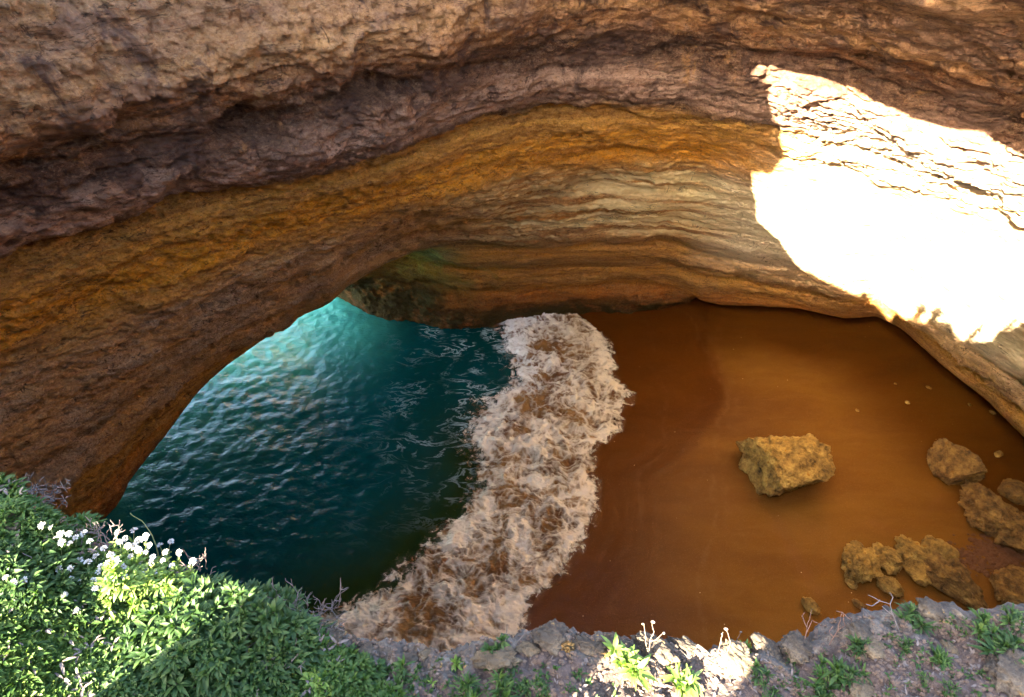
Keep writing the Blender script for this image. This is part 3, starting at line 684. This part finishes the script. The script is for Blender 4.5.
# ------------------------------------------------------------------ stones of the cliff edge
G2 = 'limestone rocks along the cliff edge'
for a in [(552, 636, 40, 26, 101, LIME, 'tallest grey lichen covered rock knob at the middle of the cliff edge'), (588, 646, 30, 18, 103, LIME, 'small rounded grey rock right of the tallest knob'),
          (618, 648, 44, 20, 105, LIME, 'low rough grey rock behind the bright green plant'), (655, 650, 40, 18, 106, LIME, 'grey rock with the white tipped stalk growing over it'), (690, 652, 36, 16, 107, LIME, 'flat grey rock right of the white tipped stalk'),
          (530, 650, 22, 12, 109, LIMEY, 'small mossy rock left of the knobs'), (497, 660, 44, 10, 111, LIMEY, 'long thin pale slab lying under the edge plants'),
          (768, 650, 36, 20, 113, LIME, 'bluish grey rock left of the reddish twigs'), (797, 648, 34, 24, 115, LIME, 'bluish grey rock block at the foot of the reddish twigs'), (735, 662, 44, 28, 117, LIMEY, 'sun bleached yellow rock beside the bright green plant'),
          (860, 632, 24, 18, 119, LIME, 'pale grey rock where the edge steps up to the right'), (930, 608, 26, 14, 121, LIME, 'pale rounded rock on the highest point of the right edge'),
          (1012, 672, 46, 40, 123, LIME, 'big white rock cut by the right edge'), (864, 692, 30, 24, 125, LIMEY, 'white and tan stone at the bottom right of centre'), (876, 650, 20, 22, 127, LIMEY, 'cream coloured stone right of a pale one'),
          (860, 653, 22, 14, 129, LIME, 'low pale stone left of the cream coloured one'), (888, 627, 12, 10, 131, LIME, 'small white stone under the dry forked twig'), (6, 524, 30, 22, 133, LIMEY, 'sunlit cream rock at the far left among the plants'),
          (365, 652, 20, 13, 135, LIME, 'small bluish stone at the left part of the bare edge'), (330, 640, 30, 16, 137, LIME, 'bluish grey rock beside the grey dry shrub'), (408, 660, 22, 10, 139, LIME, 'flat pale stone left of the middle of the bare edge'),
          (406, 690, 11, 7, 141, LIME, 'small white stone on brown soil near the bottom'), (424, 655, 12, 9, 143, LIMEY, 'small reddish stone beside the flat pale one'), (568, 648, 12, 12, 145, BOULDER_DK, 'rusty brown stone in front of the grey knob'),
          (962, 628, 22, 9, 147, LIME, 'low grey stone on the right slope'), (950, 650, 20, 10, 149, LIMEY, 'flat stone in the middle of the right slope')]:
    stone('limestone_rock', *a, 'rock', G2, BF, 4 if a[2] < 30 else 5, rough=.3, fine=.09, cuts=8, flat=.42)
# loose pebbles: stuff
Vs = []; Qs = []; nv = 0
for k in range(2600):
    x = r.uniform(330, 1024); h = hit(BF, x, r.uniform(615, 697))
    if h is None: continue
    sc = r.uniform(.0012, .005); Vv = V_ * (1 + .25 * r.normal(size=V_.shape)); Vs.append(Vv * [sc * 1.3, sc, sc * .7] + h[0] + [0, 0, sc * .3]); Qs.append(Q_ + nv); nv += len(V_)
o = link('pebbles', raw_mesh('pebbles', np.concatenate(Vs), np.concatenate(Qs), False), plain('pebble', (.085, .054, .033), .9, 40, .9)); tag(o, 'loose pebbles strewn on the brown soil', 'pebbles', kind='stuff')

# ------------------------------------------------------------------ plants
def leaves(base, dirn, L, W, droop=.35, nseg=4, seed=0):
    """base, dirn (N,3); curved folded blades"""
    N = len(base); r = np.random.RandomState(seed)
    dirn = dirn / np.linalg.norm(dirn, axis=1)[:, None]; L = np.broadcast_to(L, N); W = np.broadcast_to(W, N)
    side_ = np.cross(dirn, [0, 0, 1.0]); sn = np.linalg.norm(side_, axis=1); side_[sn < 1e-3] = [1, 0, 0]; side_ /= np.maximum(np.linalg.norm(side_, axis=1), 1e-6)[:, None]
    up = np.cross(side_, dirn); tw = r.normal(0, .35, N)[:, None]; side_ = side_ * np.cos(tw) + up * np.sin(tw); up = np.cross(side_, dirn)
    ts = np.linspace(0, 1, nseg + 1); V = np.zeros((N, nseg + 1, 3, 3))
    prof_ = np.sin(np.pi * (ts * .86 + .08) ** .85); prof_[0] = .22; prof_[-1] = .03
    for i, t in enumerate(ts):
        c = base + dirn * (L * t)[:, None] - np.array([0, 0, 1.0]) * (L * droop * t * t)[:, None] + up * (L * .05 * np.sin(t * 3))[:, None]
        hw = (W * prof_[i] * .5)[:, None]
        V[:, i, 0] = c - side_ * hw + up * hw * .35; V[:, i, 1] = c; V[:, i, 2] = c + side_ * hw + up * hw * .35
    q = []
    for i in range(nseg):
        for j in (0, 1): q.append([i * 3 + j, i * 3 + j + 1, i * 3 + j + 4, i * 3 + j + 3])
    q = np.array(q); Q = (q[None] + (np.arange(N) * (nseg + 1) * 3)[:, None, None]).reshape(-1, 4)
    tone = np.repeat(np.clip(r.normal(.45, .25, N), 0, 1), (nseg + 1) * 3)
    return V.reshape(-1, 3), Q, tone
def rosettes(centers, nleaf, L, W, spread=(.15, 1.3), droop=.35, seed=0, lean=None):
    r = np.random.RandomState(seed); N = len(centers) * nleaf; base = np.repeat(centers, nleaf, 0); a = r.uniform(0, 2 * np.pi, N); e = r.uniform(*spread, N)
    d = np.stack([np.cos(a) * np.cos(e), np.sin(a) * np.cos(e), np.sin(e)], -1)
    if lean is not None: d += np.repeat(lean, nleaf, 0) * .6
    sz = np.repeat(r.uniform(.7, 1.25, len(centers)), nleaf)
    return leaves(base + d * .002, d, L * sz * r.uniform(.65, 1.1, N), W * sz * r.uniform(.7, 1.15, N), droop, 4, seed + 1)
def leaf_obj(name, data, mat, parent=None):
    V, Q, tn = data; me = raw_mesh(name, V, Q, True); col_attr(me, 'tone', tn); o = link(name, me, mat, parent); return o
def tubes(paths, r0, r1=None, k=5):
    """list of polylines -> one tube mesh (V, Q)"""
    Vs = []; Qs = []; nv = 0
    for pth in paths:
        pth = np.asarray(pth, float); n = len(pth); tg = np.gradient(pth, axis=0); tg /= np.maximum(np.linalg.norm(tg, axis=1), 1e-9)[:, None]
        a = np.cross(tg, [.3, .8, .5]); a /= np.linalg.norm(a, axis=1)[:, None]; b = np.cross(tg, a)
        rr = np.linspace(r0, r1 if r1 else r0 * .4, n)[:, None, None]; th = np.linspace(0, 2 * np.pi, k, endpoint=False)
        V = pth[:, None] + rr * (a[:, None] * np.cos(th)[None, :, None] + b[:, None] * np.sin(th)[None, :, None])
        idx = np.arange(n * k).reshape(n, k); nx = np.roll(idx, -1, 1)
        Q = np.stack([idx[:-1], nx[:-1], nx[1:], idx[1:]], -1).reshape(-1, 4); Vs.append(V.reshape(-1, 3)); Qs.append(Q + nv); nv += n * k
    return np.concatenate(Vs), np.concatenate(Qs)
def wig(p0, p1, n=8, amp=.1, seed=0):
    r = np.random.RandomState(seed); p0 = np.array(p0, float); p1 = np.array(p1, float); t = np.linspace(0, 1, n)[:, None]; L = np.linalg.norm(p1 - p0)
    w_ = np.cumsum(r.normal(0, 1, (n, 3)), 0); w_ -= w_[0]; w_ -= w_[-1] * t; return p0 * (1 - t) + p1 * t + w_ * amp * L / 2.5
def at_depth(x, y, near_pt):
    """point on the pixel ray at the same distance in front of the camera as near_pt"""
    d = ray(x, y); fz = near_pt - CAM; dep = fz[1] * CP - fz[2] * SP; return CAM + d * (dep / FPX)
def rel(V, o): return V - np.array(o)
def inpoly(x, y, poly):
    c = False; n = len(poly)
    for i in range(n):
        x1, y1 = poly[i]; x2, y2 = poly[(i + 1) % n]
        if (y1 > y) != (y2 > y) and x < (x2 - x1) * (y - y1) / (y2 - y1) + x1: c = not c
    return c
def sample(poly, n, seed):
    r = np.random.RandomState(seed); xs_ = [p[0] for p in poly]; ys_ = [p[1] for p in poly]; out = []
    tries = 0
    while len(out) < n and tries < n * 20:
        tries += 1; x = r.uniform(min(xs_), max(xs_)); y = r.uniform(min(ys_), max(ys_))
        if inpoly(x, y, poly):
            h = hit(BF, x, y)
            if h is not None: out.append(h[0])
    return np.array(out)
# 1. low ground cover on the left bank
left_poly = [(-60, 430), (20, 488), (90, 545), (160, 575), (250, 610), (330, 640), (400, 690), (400, 720), (-60, 720)]
P_ = sample(left_poly, 2300, 1); P_[:, 2] += .004
gc = leaf_obj('ground_cover', rosettes(P_, 9, .030, .0075, (.1, 1.35), .3, 4), LEAFG); tag(gc, 'dense low green ground cover on the left bank', 'ground cover', kind='stuff')
P_ = sample([(-60, 590), (60, 600), (150, 610), (120, 720), (-60, 720)], 500, 2); P_[:, 2] += .007
gy = leaf_obj('clover', rosettes(P_, 7, .022, .010, (.1, 1.2), .2, 5), LEAFY); tag(gy, 'fresh yellow green clover in the sun at the lower left', 'clover', kind='stuff')
P_ = sample([(330, 655), (560, 665), (620, 690), (600, 720), (330, 720)], 170, 3)
gs = leaf_obj('sparse_herbs', rosettes(P_, 7, .016, .005, (.1, 1.2), .2, 6), LEAF); tag(gs, 'sparse little herbs on the bare soil in front', 'herbs', kind='stuff')
P_ = sample([(760, 680), (850, 640), (900, 615), (1024, 620), (1024, 700), (760, 700)], 150, 13)
gs = leaf_obj('sparse_herbs', rosettes(P_, 6, .012, .004, (.1, 1.2), .2, 16), LEAF); tag(gs, 'tiny blue green herbs dotted over the right slope', 'herbs', kind='stuff')

P_ = sample(left_poly, 120, 31); P_[:, 2] += .022
dl_ = leaf_obj('dead_leaves', rosettes(P_, 3, .024, .005, (.0, .9), .3, 33), TWIG); tag(dl_, 'dry straw coloured leaves caught in the green plants', 'dead leaves', kind='stuff')
P_ = sample([(250, 640), (560, 655), (1024, 625), (1024, 700), (250, 700)], 260, 32)
dl_ = leaf_obj('fallen_leaves', rosettes(P_, 2, .014, .005, (.0, .4), .1, 34), TWIG); tag(dl_, 'brown fallen leaves and bits of twig on the soil', 'fallen leaves', kind='stuff')
# 2. leafy bushes: a mound of rosettes over a twig frame
def bush(name, px_c, py_c, rx, ry, hh, n, L, W, mat, label, seed, group=None, twigs=25, nleaf=12):
    c = ground(px_c, py_c); t = np.linalg.norm(c - CAM) / np.linalg.norm(ray(px_c, py_c)); r = np.random.RandomState(seed)
    a = r.uniform(0, 2 * np.pi, n); q = np.sqrt(r.uniform(0, 1, n)); x = np.cos(a) * q * rx * t; y = np.sin(a) * q * ry * t
    hz = hh * (1 - q ** 2.4) * (.75 + .35 * perlin(np.stack([x * 12, y * 12, x * 0 + seed], -1))) * r.uniform(.72, 1, n)
    P = np.stack([x, y, np.zeros(n)], -1); base = np.zeros(n)
    for i in range(n):
        rr = BF.ray_cast(Vector((c[0] + x[i], c[1] + y[i], c[2] + 3)), Vector((0, 0, -1)))
        base[i] = (rr[0].z if rr[0] is not None and rr[0].z > c[2] - .18 else c[2] - .09) - c[2]
    P[:, 2] = base + hz
    lean = np.stack([x / (rx * t), y / (ry * t), x * 0], -1)
    root = empty(name, c); tag(root, label, 'bush', group)
    o = leaf_obj('foliage', rosettes(P, nleaf, L, W, (.0, 1.3), .35, seed, lean), mat, root)
    pts = [wig((x[i] * .3, y[i] * .3, base[i] - .01), P[i] * 1.02 + [0, 0, .004], 7, .22, i + seed) for i in range(min(twigs, n))]
    V, Q = tubes(pts, .0016); link('twigs', raw_mesh('twigs', V, Q), TWIG, root)
    return root
bush('leafy_bush', 225, 640, 92, 66, 0.105, 330, 0.0357, 0.0095, LEAF, 'big rounded dark green bush with strap shaped leaves below the white flowers', 21, twigs=40)
bush('leafy_bush', 45, 585, 70, 40, 0.06, 200, 0.0273, 0.008, LEAF, 'dark shaded green bush at the far left under the pale rock', 22)
bush('leafy_bush', 25, 520, 60, 28, 0.05, 150, 0.0231, 0.006, LEAFG, 'grassy green mound at the upper left corner of the bank', 23)
bush('leafy_bush', 150, 590, 60, 34, 0.065, 190, 0.025199999999999997, 0.0085, LEAFY, 'sunlit yellow green bush carrying most of the white flowers', 24)
bush('leafy_bush', 345, 678, 36, 24, 0.04, 90, 0.025199999999999997, 0.0075, LEAFG, 'mid green leafy clump right of the big rounded bush', 25, twigs=10)
bush('leafy_bush', 130, 690, 60, 22, 0.035, 120, 0.021, 0.0075, LEAF, 'low dark clump at the bottom left in the shade', 26, twigs=10)
# bright and small plants
GP = 'small green plants on the cliff edge'
def small(name, x, y, wpx, mat, label, seed, nro=5, hgt_=.03, wf=.17):
    c = ground(x, y + wpx * .15); t = np.linalg.norm(c - CAM) / np.linalg.norm(ray(x, y)); L = wpx * t * .42; r = np.random.RandomState(seed)
    P = np.concatenate([r.normal(0, wpx * t * .16, (nro, 2)), r.uniform(0, hgt_, (nro, 1))], 1)
    o = leaf_obj(name, rosettes(P, 13, L, L * wf, (.05, 1.35), .3, seed), mat); o.location = c; tag(o, label, 'plant', GP); return o
for i, a in enumerate([(628, 664, 54, LEAFY, 'bright yellow green plant with broad strap leaves, sunlit at the bottom middle', 6, .24), (682, 678, 44, LEAFY, 'second bright green plant just right of the broad strap leaved one', 5, .26), (748, 648, 26, LEAFY, 'bright green sprig growing on the yellow rock', 4, .24),
                       (316, 682, 40, LEAFY, 'pale sunlit leafy plant at the bottom, right of the big bush', 6, .3), (456, 664, 22, LEAFY, 'little pale yellow plant alone on the soil left of centre', 2, .24), (432, 684, 16, LEAFY, 'pale curled leaf sprout below the little yellow plant', 1, .26),
                       (402, 668, 30, LEAFG, 'green tuft on the soil between bush and little yellow plant', 4, .2), (499, 648, 26, LEAF, 'dark green tuft right at the edge above the foam', 5, .3), (503, 684, 40, LEAFG, 'spreading green herb at the bottom centre', 5, .14),
                       (466, 688, 36, LEAFG, 'grassy tuft at the bottom left of centre', 5, .12), (541, 691, 30, LEAF, 'small dark herb at the bottom just right of centre', 4, .14), (914, 616, 34, LEAF, 'dark green tuft highest on the right slope', 7, .16),
                       (859, 642, 36, LEAF, 'dark green tuft beside the cream coloured stone', 7, .16), (906, 645, 26, LEAF, 'grey green low tuft in the middle of the right slope', 5, .14), (937, 656, 30, LEAFG, 'round fresh green tuft in the middle of the right slope', 6, .14),
                       (920, 673, 16, LEAFG, 'tiny green sprout below the round fresh tuft', 3, .16), (946, 684, 20, LEAF, 'tiny star shaped blue green plant near the bottom right', 3, .14), (818, 670, 46, LEAFG, 'largest green tuft left of the white and tan stone', 8, .18),
                       (852, 674, 34, LEAF, 'dark tuft right behind the white and tan stone', 6, .15), (790, 658, 22, LEAF, 'small tuft in front of the bluish rock block', 4, .16), (760, 668, 26, LEAF, 'blue green rosette beside the yellow rock', 3, .2),
                       (982, 616, 22, LEAFG, 'small round tuft near the top of the right slope', 5, .2), (982, 632, 26, LEAFG, 'leafy tuft left of the big tuft at the right', 4, .2), (1000, 645, 46, LEAF, 'big dark tuft above the white rock at the right', 8, .18),
                       (1018, 616, 32, LEAF, 'dark tuft at the right edge on top of the slope', 6, .18), (770, 691, 28, LEAF, 'small herb at the bottom below the yellow rock', 4, .14), (823, 692, 30, LEAF, 'low herb at the bottom left of the white and tan stone', 5, .14)]):
    x, y, wp, mt, lb, nro, wf = a; small('green_plant', x, y, wp, mt, lb, 200 + i, nro, .012 if wp < 40 else .022, wf)

# 3. flowering plants with white pompom heads
def flower_head_mesh(rad, seed):
    r = np.random.RandomState(seed); d = r.normal(size=(34, 3)); d[:, 2] = np.abs(d[:, 2]) * .8 + .02; d /= np.linalg.norm(d, axis=1)[:, None]
    V, Q, t = leaves(d * rad * .25, d, rad * .85, rad * .42, .12, 2, seed); return raw_mesh('flower_head', V, Q, True)
heads = [flower_head_mesh(.0078, 300 + k) for k in range(4)]
GFk = 'plants with white flower heads on the left bank'
fl_plants = [('flowering plant at the tip of the bank, its heads seen against the sea', [(118, 532), (126, 538), (134, 530), (139, 540), (128, 546), (120, 542), (146, 536), (134, 546)]),
             ('flowering plant in full sun with the densest white heads', [(104, 548), (111, 555), (96, 556), (118, 560), (108, 563), (124, 566), (131, 556), (101, 566)]),
             ('flowering plant on the right, next to the top of the big bush', [(160, 545), (166, 552), (153, 556), (171, 541), (163, 560), (193, 561), (180, 552), (172, 565)]),
             ('flowering plant left of the densest one, its heads in bluish shade', [(61, 534), (69, 534), (76, 537), (84, 533), (62, 542), (70, 543), (90, 541)]),
             ('flowering plant with few heads in shade lower down the bank', [(71, 568), (80, 560), (88, 562), (59, 568), (70, 579)]),
             ('flowering plant with scattered heads at the far left', [(6, 577), (14, 582), (24, 580), (42, 525), (51, 527)]),
             ('flowering plant between the densest one and the clover, heads close together', [(98, 572), (105, 576), (112, 571), (94, 580), (103, 584), (109, 590), (117, 596)]),
             ('flowering plant whose heads line the bank just below the reddish twig', [(146, 552), (152, 562), (141, 562), (147, 570), (156, 571), (139, 550), (150, 545)]),
             ('flowering plant with two large heads above the clover', [(64, 595), (77, 611), (95, 588), (82, 581)]),
             ('flowering plant with heads at the sunny foot of the slope', [(125, 577), (132, 583), (117, 584), (128, 592), (142, 574)])]
r = np.random.RandomState(9)
for k, (lb, pts) in enumerate(fl_plants):
    cx = np.mean([p[0] for p in pts]); cy = max(p[1] for p in pts) + 22; c = ground(cx, cy); root = empty('flowering_plant', c)
    tag(root, lb, 'flower', GFk); st = []
    for i, (x, y) in enumerate(pts):
        b = ground(x + r.uniform(-6, 6), y + 24); tip = at_depth(x, y, b + np.array([0, .01, .02])); tip = tip + (b - tip) * .02
        st.append(wig(b - c, tip - c, 6, .06, i + k * 20)); hd = link('flower_head', heads[(i + k) % 4], PETAL, root); hd.location = tip - c
        s_ = r.uniform(.75, 1.2); hd.scale = (s_, s_, s_); hd.rotation_euler = (r.uniform(-.6, .2), r.uniform(-.4, .4), r.uniform(0, 6))
    for one in st:
        V, Q = tubes([one], .0011, .0008); link('stem', raw_mesh('stem', V, Q), STEM, root)
    lv = np.concatenate([s_[1:4] for s_ in st]); leaf_obj('foliage', rosettes(lv, 4, .02, .0055, (.1, 1.2), .2, 310 + k), LEAFY if k in (0, 1, 2, 7) else LEAFG, root)

# 4. dry twigs and stalks
GD = 'dry stalks on the cliff edge'
def twiggy(name, segs, rad, mat, label, tips=None, cat='twig', tipmat=None, base=None):
    c = ground(*segs[0][0]); paths = []
    for i, seg in enumerate(segs):
        P = np.array([at_depth(x, y, c) for x, y in seg]); L = []
        for a, b in zip(P[:-1], P[1:]): L.append(wig(a, b, 5, .06, i * 7 + len(L))[:-1])
        L.append(P[-1:]); paths.append(np.concatenate(L) - c)
    V, Q = tubes(paths, rad, rad * .5)
    if tips:
        root = empty(name, c); link('stalk', raw_mesh('stalk', V, Q), mat, root)
        for j, (x, y, rr) in enumerate(tips):
            Vh, Qh = ico(2); Vh = Vh * rr * [.7, .7, 1.3] * (1 + .3 * perlin(Vh * 3 + j)[:, None]); o = link('seed_head', raw_mesh('seed_head', Vh, Qh), tipmat or HUSK, root); o.location = at_depth(x, y, c) - c
            o.rotation_euler = (.4, .5 * (-1) ** j, 0)
    else: root = link(name, raw_mesh(name, V, Q), mat); root.location = c
    tag(root, label, cat, GD); return root
twiggy('dry_stalk', [[(650, 660), (647, 648), (644, 625)], [(649, 656), (650, 640), (654, 632), (652, 624)], [(650, 641), (656, 640), (662, 634)]], 0.00150, STRAW, 'pale stalk with white forked tips in the middle of the edge', [(653, 622, 0.0050), (664, 633, 0.0045), (643, 624, 0.0035)], 'stalk')
twiggy('dry_stalk', [[(717, 656), (721, 640), (723, 632)], [(725, 658), (731, 642), (726, 630)]], 0.00125, STRAW, 'short pair of pale stalks left of the yellow rock', [(726, 629, 0.0045), (722, 634, 0.0030)], 'stalk')
twiggy('dry_stalk', [[(742, 650), (737, 640), (741, 632)]], 0.00125, STRAW, 'single short pale stalk on the yellow rock', [(741, 632, 0.0030)], 'stalk')
twiggy('dry_twig', [[(804, 644), (807, 628), (812, 609)], [(806, 634), (812, 620), (822, 626)], [(807, 628), (802, 616), (805, 612)]], 0.00110, PINKTWIG, 'thin reddish upright twig, left one of the twig pair')
twiggy('dry_twig', [[(829, 645), (838, 630), (842, 612), (836, 611)], [(838, 630), (845, 625), (842, 612), (854, 622)], [(834, 637), (829, 632), (833, 626)], [(845, 625), (856, 624)]], 0.00130, PINKTWIG, 'branching reddish twig hanging over the edge below the rock cluster')
twiggy('dry_twig', [[(900, 634), (893, 615), (890, 604), (868, 595)], [(890, 604), (893, 597), (889, 592)], [(880, 600), (872, 606), (866, 604)], [(893, 615), (882, 606)]], 0.00140, TWIG, 'grey forked twig rising over the right slope')
twiggy('dry_twig', [[(502, 650), (506, 638), (507, 624)], [(515, 645), (524, 634), (527, 630)]], 0.00100, TWIG, 'thin grey twigs beside the tuft above the foam')
twiggy('grass_stalk', [[(158, 560), (156, 545), (150, 532), (142, 521), (130, 513)]], 0.00160, STEM, 'long curved green stalk leaning over the sea', cat='stalk')
twiggy('grass_stalk', [[(88, 570), (84, 556), (80, 548), (82, 538)]], 0.00150, STRAW, 'pale bent stalk among the white flowers', cat='stalk')
twiggy('grass_stalk', [[(146, 620), (150, 606), (149, 594), (143, 588)]], 0.00150, STEM, 'thin hooked stalk in front of the flowers', cat='stalk')
def shrub(label, cx, cy, n, L, seed, mat, spreadx, lean):
    c = ground(cx, cy); r = np.random.RandomState(seed); paths = []
    for i in range(n):
        b = np.array([r.uniform(-spreadx, spreadx), r.uniform(-.04, .04), -.01]); a = r.normal(lean[0], .9); e = np.array([math.sin(a), r.normal(.1, .5), abs(r.normal(.7, .3)) + lean[1]]); e /= np.linalg.norm(e)
        ln = L * r.uniform(.5, 1.1); tip = b + e * ln; m_ = wig(b, tip, 8, .14, seed + i); paths.append(m_)
        for q in range(3):
            k0 = r.randint(2, 7); f = e + r.normal(0, .7, 3); f /= np.linalg.norm(f); paths.append(wig(m_[k0], m_[k0] + f * ln * r.uniform(.2, .45), 5, .12, seed + i * 5 + q))
    V, Q = tubes(paths, .0013, .0006, 4); o = link('dry_shrub', raw_mesh('dry_shrub', V, Q), mat); o.location = c; tag(o, label, 'dry shrub', 'bare dry shrubs on the left bank'); return o
shrub('grey leafless shrub at the right end of the big bush', 296, 622, 55, .085, 401, TWIG, .08, (.5, .2))
shrub('grey dry shrub in the lower half of the big bush', 265, 665, 26, .07, 402, TWIG, .07, (.2, .4))
shrub('dry grey twigs behind the flowers at the bank tip', 190, 578, 22, .06, 403, TWIG, .025, (.2, .3))
shrub('bleached dry grass at the top left corner', 28, 498, 45, .06, 404, TWIG, .1, (.3, .1))
shrub('thin brown dry grass behind the left flowers', 88, 545, 26, .05, 405, TWIG, .06, (.2, .3))

# ------------------------------------------------------------------ people at the railing-free edge (they throw the figures in the sun patch)
SKIN = plain('skin', (.42, .24, .16), .6); HAIR = plain('dark hair', (.03, .02, .015), .6)
def person(q, s_, zg, label, face, top, trouser, arms, tall=1.72):
    k = tall / 1.75; J = {'pel': (0, 0, .95), 'sp': (0, 0, 1.15), 'ch': (0, 0, 1.36), 'nk': (0, 0, 1.50), 'hd': (0, .01, 1.60), 'ht': (0, 0, 1.70)}
    rad = {'pel': .15, 'sp': .13, 'ch': .15, 'nk': .055, 'hd': .092, 'ht': .085}; Eg = [('pel', 'sp'), ('sp', 'ch'), ('ch', 'nk'), ('nk', 'hd'), ('hd', 'ht')]
    for sd, sg in (('l', -1), ('r', 1)):
        J.update({'h' + sd: (.10 * sg, 0, .88), 'k' + sd: (.13 * sg, .02, .48), 'a' + sd: (.14 * sg, -.02, .08), 't' + sd: (.16 * sg, .13, .03)})
        rad.update({'h' + sd: .10, 'k' + sd: .062, 'a' + sd: .042, 't' + sd: .038}); Eg += [('pel', 'h' + sd), ('h' + sd, 'k' + sd), ('k' + sd, 'a' + sd), ('a' + sd, 't' + sd)]
        el, wr = {'photo': ((.27 * sg, .16, 1.22), (.10 * sg, .36, 1.48)), 'down': ((.25 * sg, -.02, 1.12), (.26 * sg, .08, .88)), 'hip': ((.38 * sg, -.04, 1.14), (.20 * sg, .06, 1.0))}[arms]
        J.update({'s' + sd: (.18 * sg, 0, 1.42), 'e' + sd: el, 'w' + sd: wr, 'f' + sd: tuple(np.array(wr) + (np.array(wr) - np.array(el)) * .3)})
        rad.update({'s' + sd: .06, 'e' + sd: .042, 'w' + sd: .03, 'f' + sd: .035}); Eg += [('ch', 's' + sd), ('s' + sd, 'e' + sd), ('e' + sd, 'w' + sd), ('w' + sd, 'f' + sd)]
    names = list(J); me = bpy.data.meshes.new('person'); me.from_pydata([tuple(np.array(J[n]) * k) for n in names], [(names.index(a), names.index(b)) for a, b in Eg], [])
    o = bpy.data.objects.new('person', me); COL.objects.link(o)
    sk = o.modifiers.new('skin', 'SKIN'); 
    for i, n in enumerate(names):
        v = me.skin_vertices[0].data[i]; rk_ = rad[n] * (1.2 if n not in ('hd', 'ht', 'nk') else 1.05) * k; v.radius = (rk_, rk_ * (.72 if n in ('pel', 'sp', 'ch') else 1)); v.use_root = n == 'pel'
    sb = o.modifiers.new('sub', 'SUBSURF'); sb.levels = 2; sb.render_levels = 2
    s = NT('clothes'); sep = s.n('ShaderNodeSeparateXYZ'); s.put(sep.inputs[0], s.opos()); z = sep.outputs[2]
    c = s.mix(s.math('GREATER_THAN', z, .98), trouser, top); c = s.mix(s.math('GREATER_THAN', z, 1.5 * k), c, (.42, .24, .16)); s.put(s.b.inputs['Base Color'], c); s.b.inputs['Roughness'].default_value = .85
    me.materials.append(s.m)
    V, Q = ico(3); V = V * [.10, .112, .10]; V = V[:, :]; Vh = V.copy(); Vh[:, 1] -= .012; Vh[:, 2] = np.where(Vh[:, 2] < -.03, Vh[:, 2] * .9, Vh[:, 2])
    keep = ~((Vh[Q].mean(1)[:, 1] > .035) & (Vh[Q].mean(1)[:, 2] < .045)); hr = link('hair', raw_mesh('hair', Vh * k, Q[keep]), HAIR, o); hr.location = (0, 0, 1.655 * k)
    x, y = q * .749 + s_ * .663, -q * .663 + s_ * .749
    o.location = (x, y, zg); o.rotation_euler = (0, 0, face); tag(o, label, 'person', 'people on the cliff top beside the camera'); return o
person(-.40, -.60, 28.6, 'person in a blue shirt taking a photo just left of the camera', R(-40), (.08, .15, .3), (.03, .035, .05), 'photo', 1.82)
person(.30, -.22, 28.52, 'person in a white shirt taking a photo to the right behind the camera', R(-40), (.6, .6, .58), (.05, .06, .09), 'photo', 1.84)
person(1.35, -.5, 28.3, 'person in a red jacket standing further right on the cliff top', R(10), (.35, .05, .04), (.05, .05, .05), 'down', 1.3)
person(2.1, .4, 28.3, 'person in a grey sweater standing with hands on the hips', R(30), (.2, .2, .2), (.06, .07, .12), 'hip', 1.75)
person(-3.3, -3.0, 29.75, 'person in a green coat on the rise to the left', R(-50), (.08, .2, .1), (.05, .05, .05), 'down', 1.65)
person(2.85, 1.6, 28.35, 'person in a yellow jacket at the far right on the cliff top', R(40), (.5, .4, .05), (.05, .05, .05), 'down', 1.7)

def block(q, s_, zt, size, seed, label):  # unseen blocks added to shade the foreground and shape the sun patch
    x, y = q * .749 + s_ * .663, -q * .663 + s_ * .749
    o = link('unseen_block', rock_mesh(size, seed, 5, 10), LIME); o.location = (x, y, zt - size[2] * .85); tag(o, label, 'rock', 'unseen blocks added to shape sun and shadow'); return o
block(-.70, -.75, 29.30, (.19, .2, .6), 501, 'unseen block added left of the camera to shade the big bush')
block(-9.15, -1.2, 36.6, (1.75, 1.6, 1.45), 502, 'large unseen block added on the left rise to cut the notch in the sun patch')  # added out of view, casts the notch in the sun patch
block(.58, -.55, 29.6, (.21, .2, .8), 503, 'narrow unseen block added right of the two people to shade the right foreground')
block(-.45, -1.0, 29.5, (.30, .2, .7), 504, 'low unseen block added behind the person in the blue shirt to shade the soil')
block(-1.37, -.9, 29.38, (.25, .2, .65), 505, 'unseen block added furthest left to shade the upper left bank')
block(-.40, -.66, 28.6, (.34, .3, .3), 506, 'unseen slab added to raise the person in the blue shirt and their shadow')  # added slabs lift the two people so their shadows stand higher
block(.30, -.36, 28.52, (.28, .24, .25), 507, 'unseen slab added to raise the person in the white shirt and their shadow')
block(.27, -1.0, 29.86, (.23, .2, .95), 508, 'tall unseen block added behind the person in the white shirt to shade the right slope')
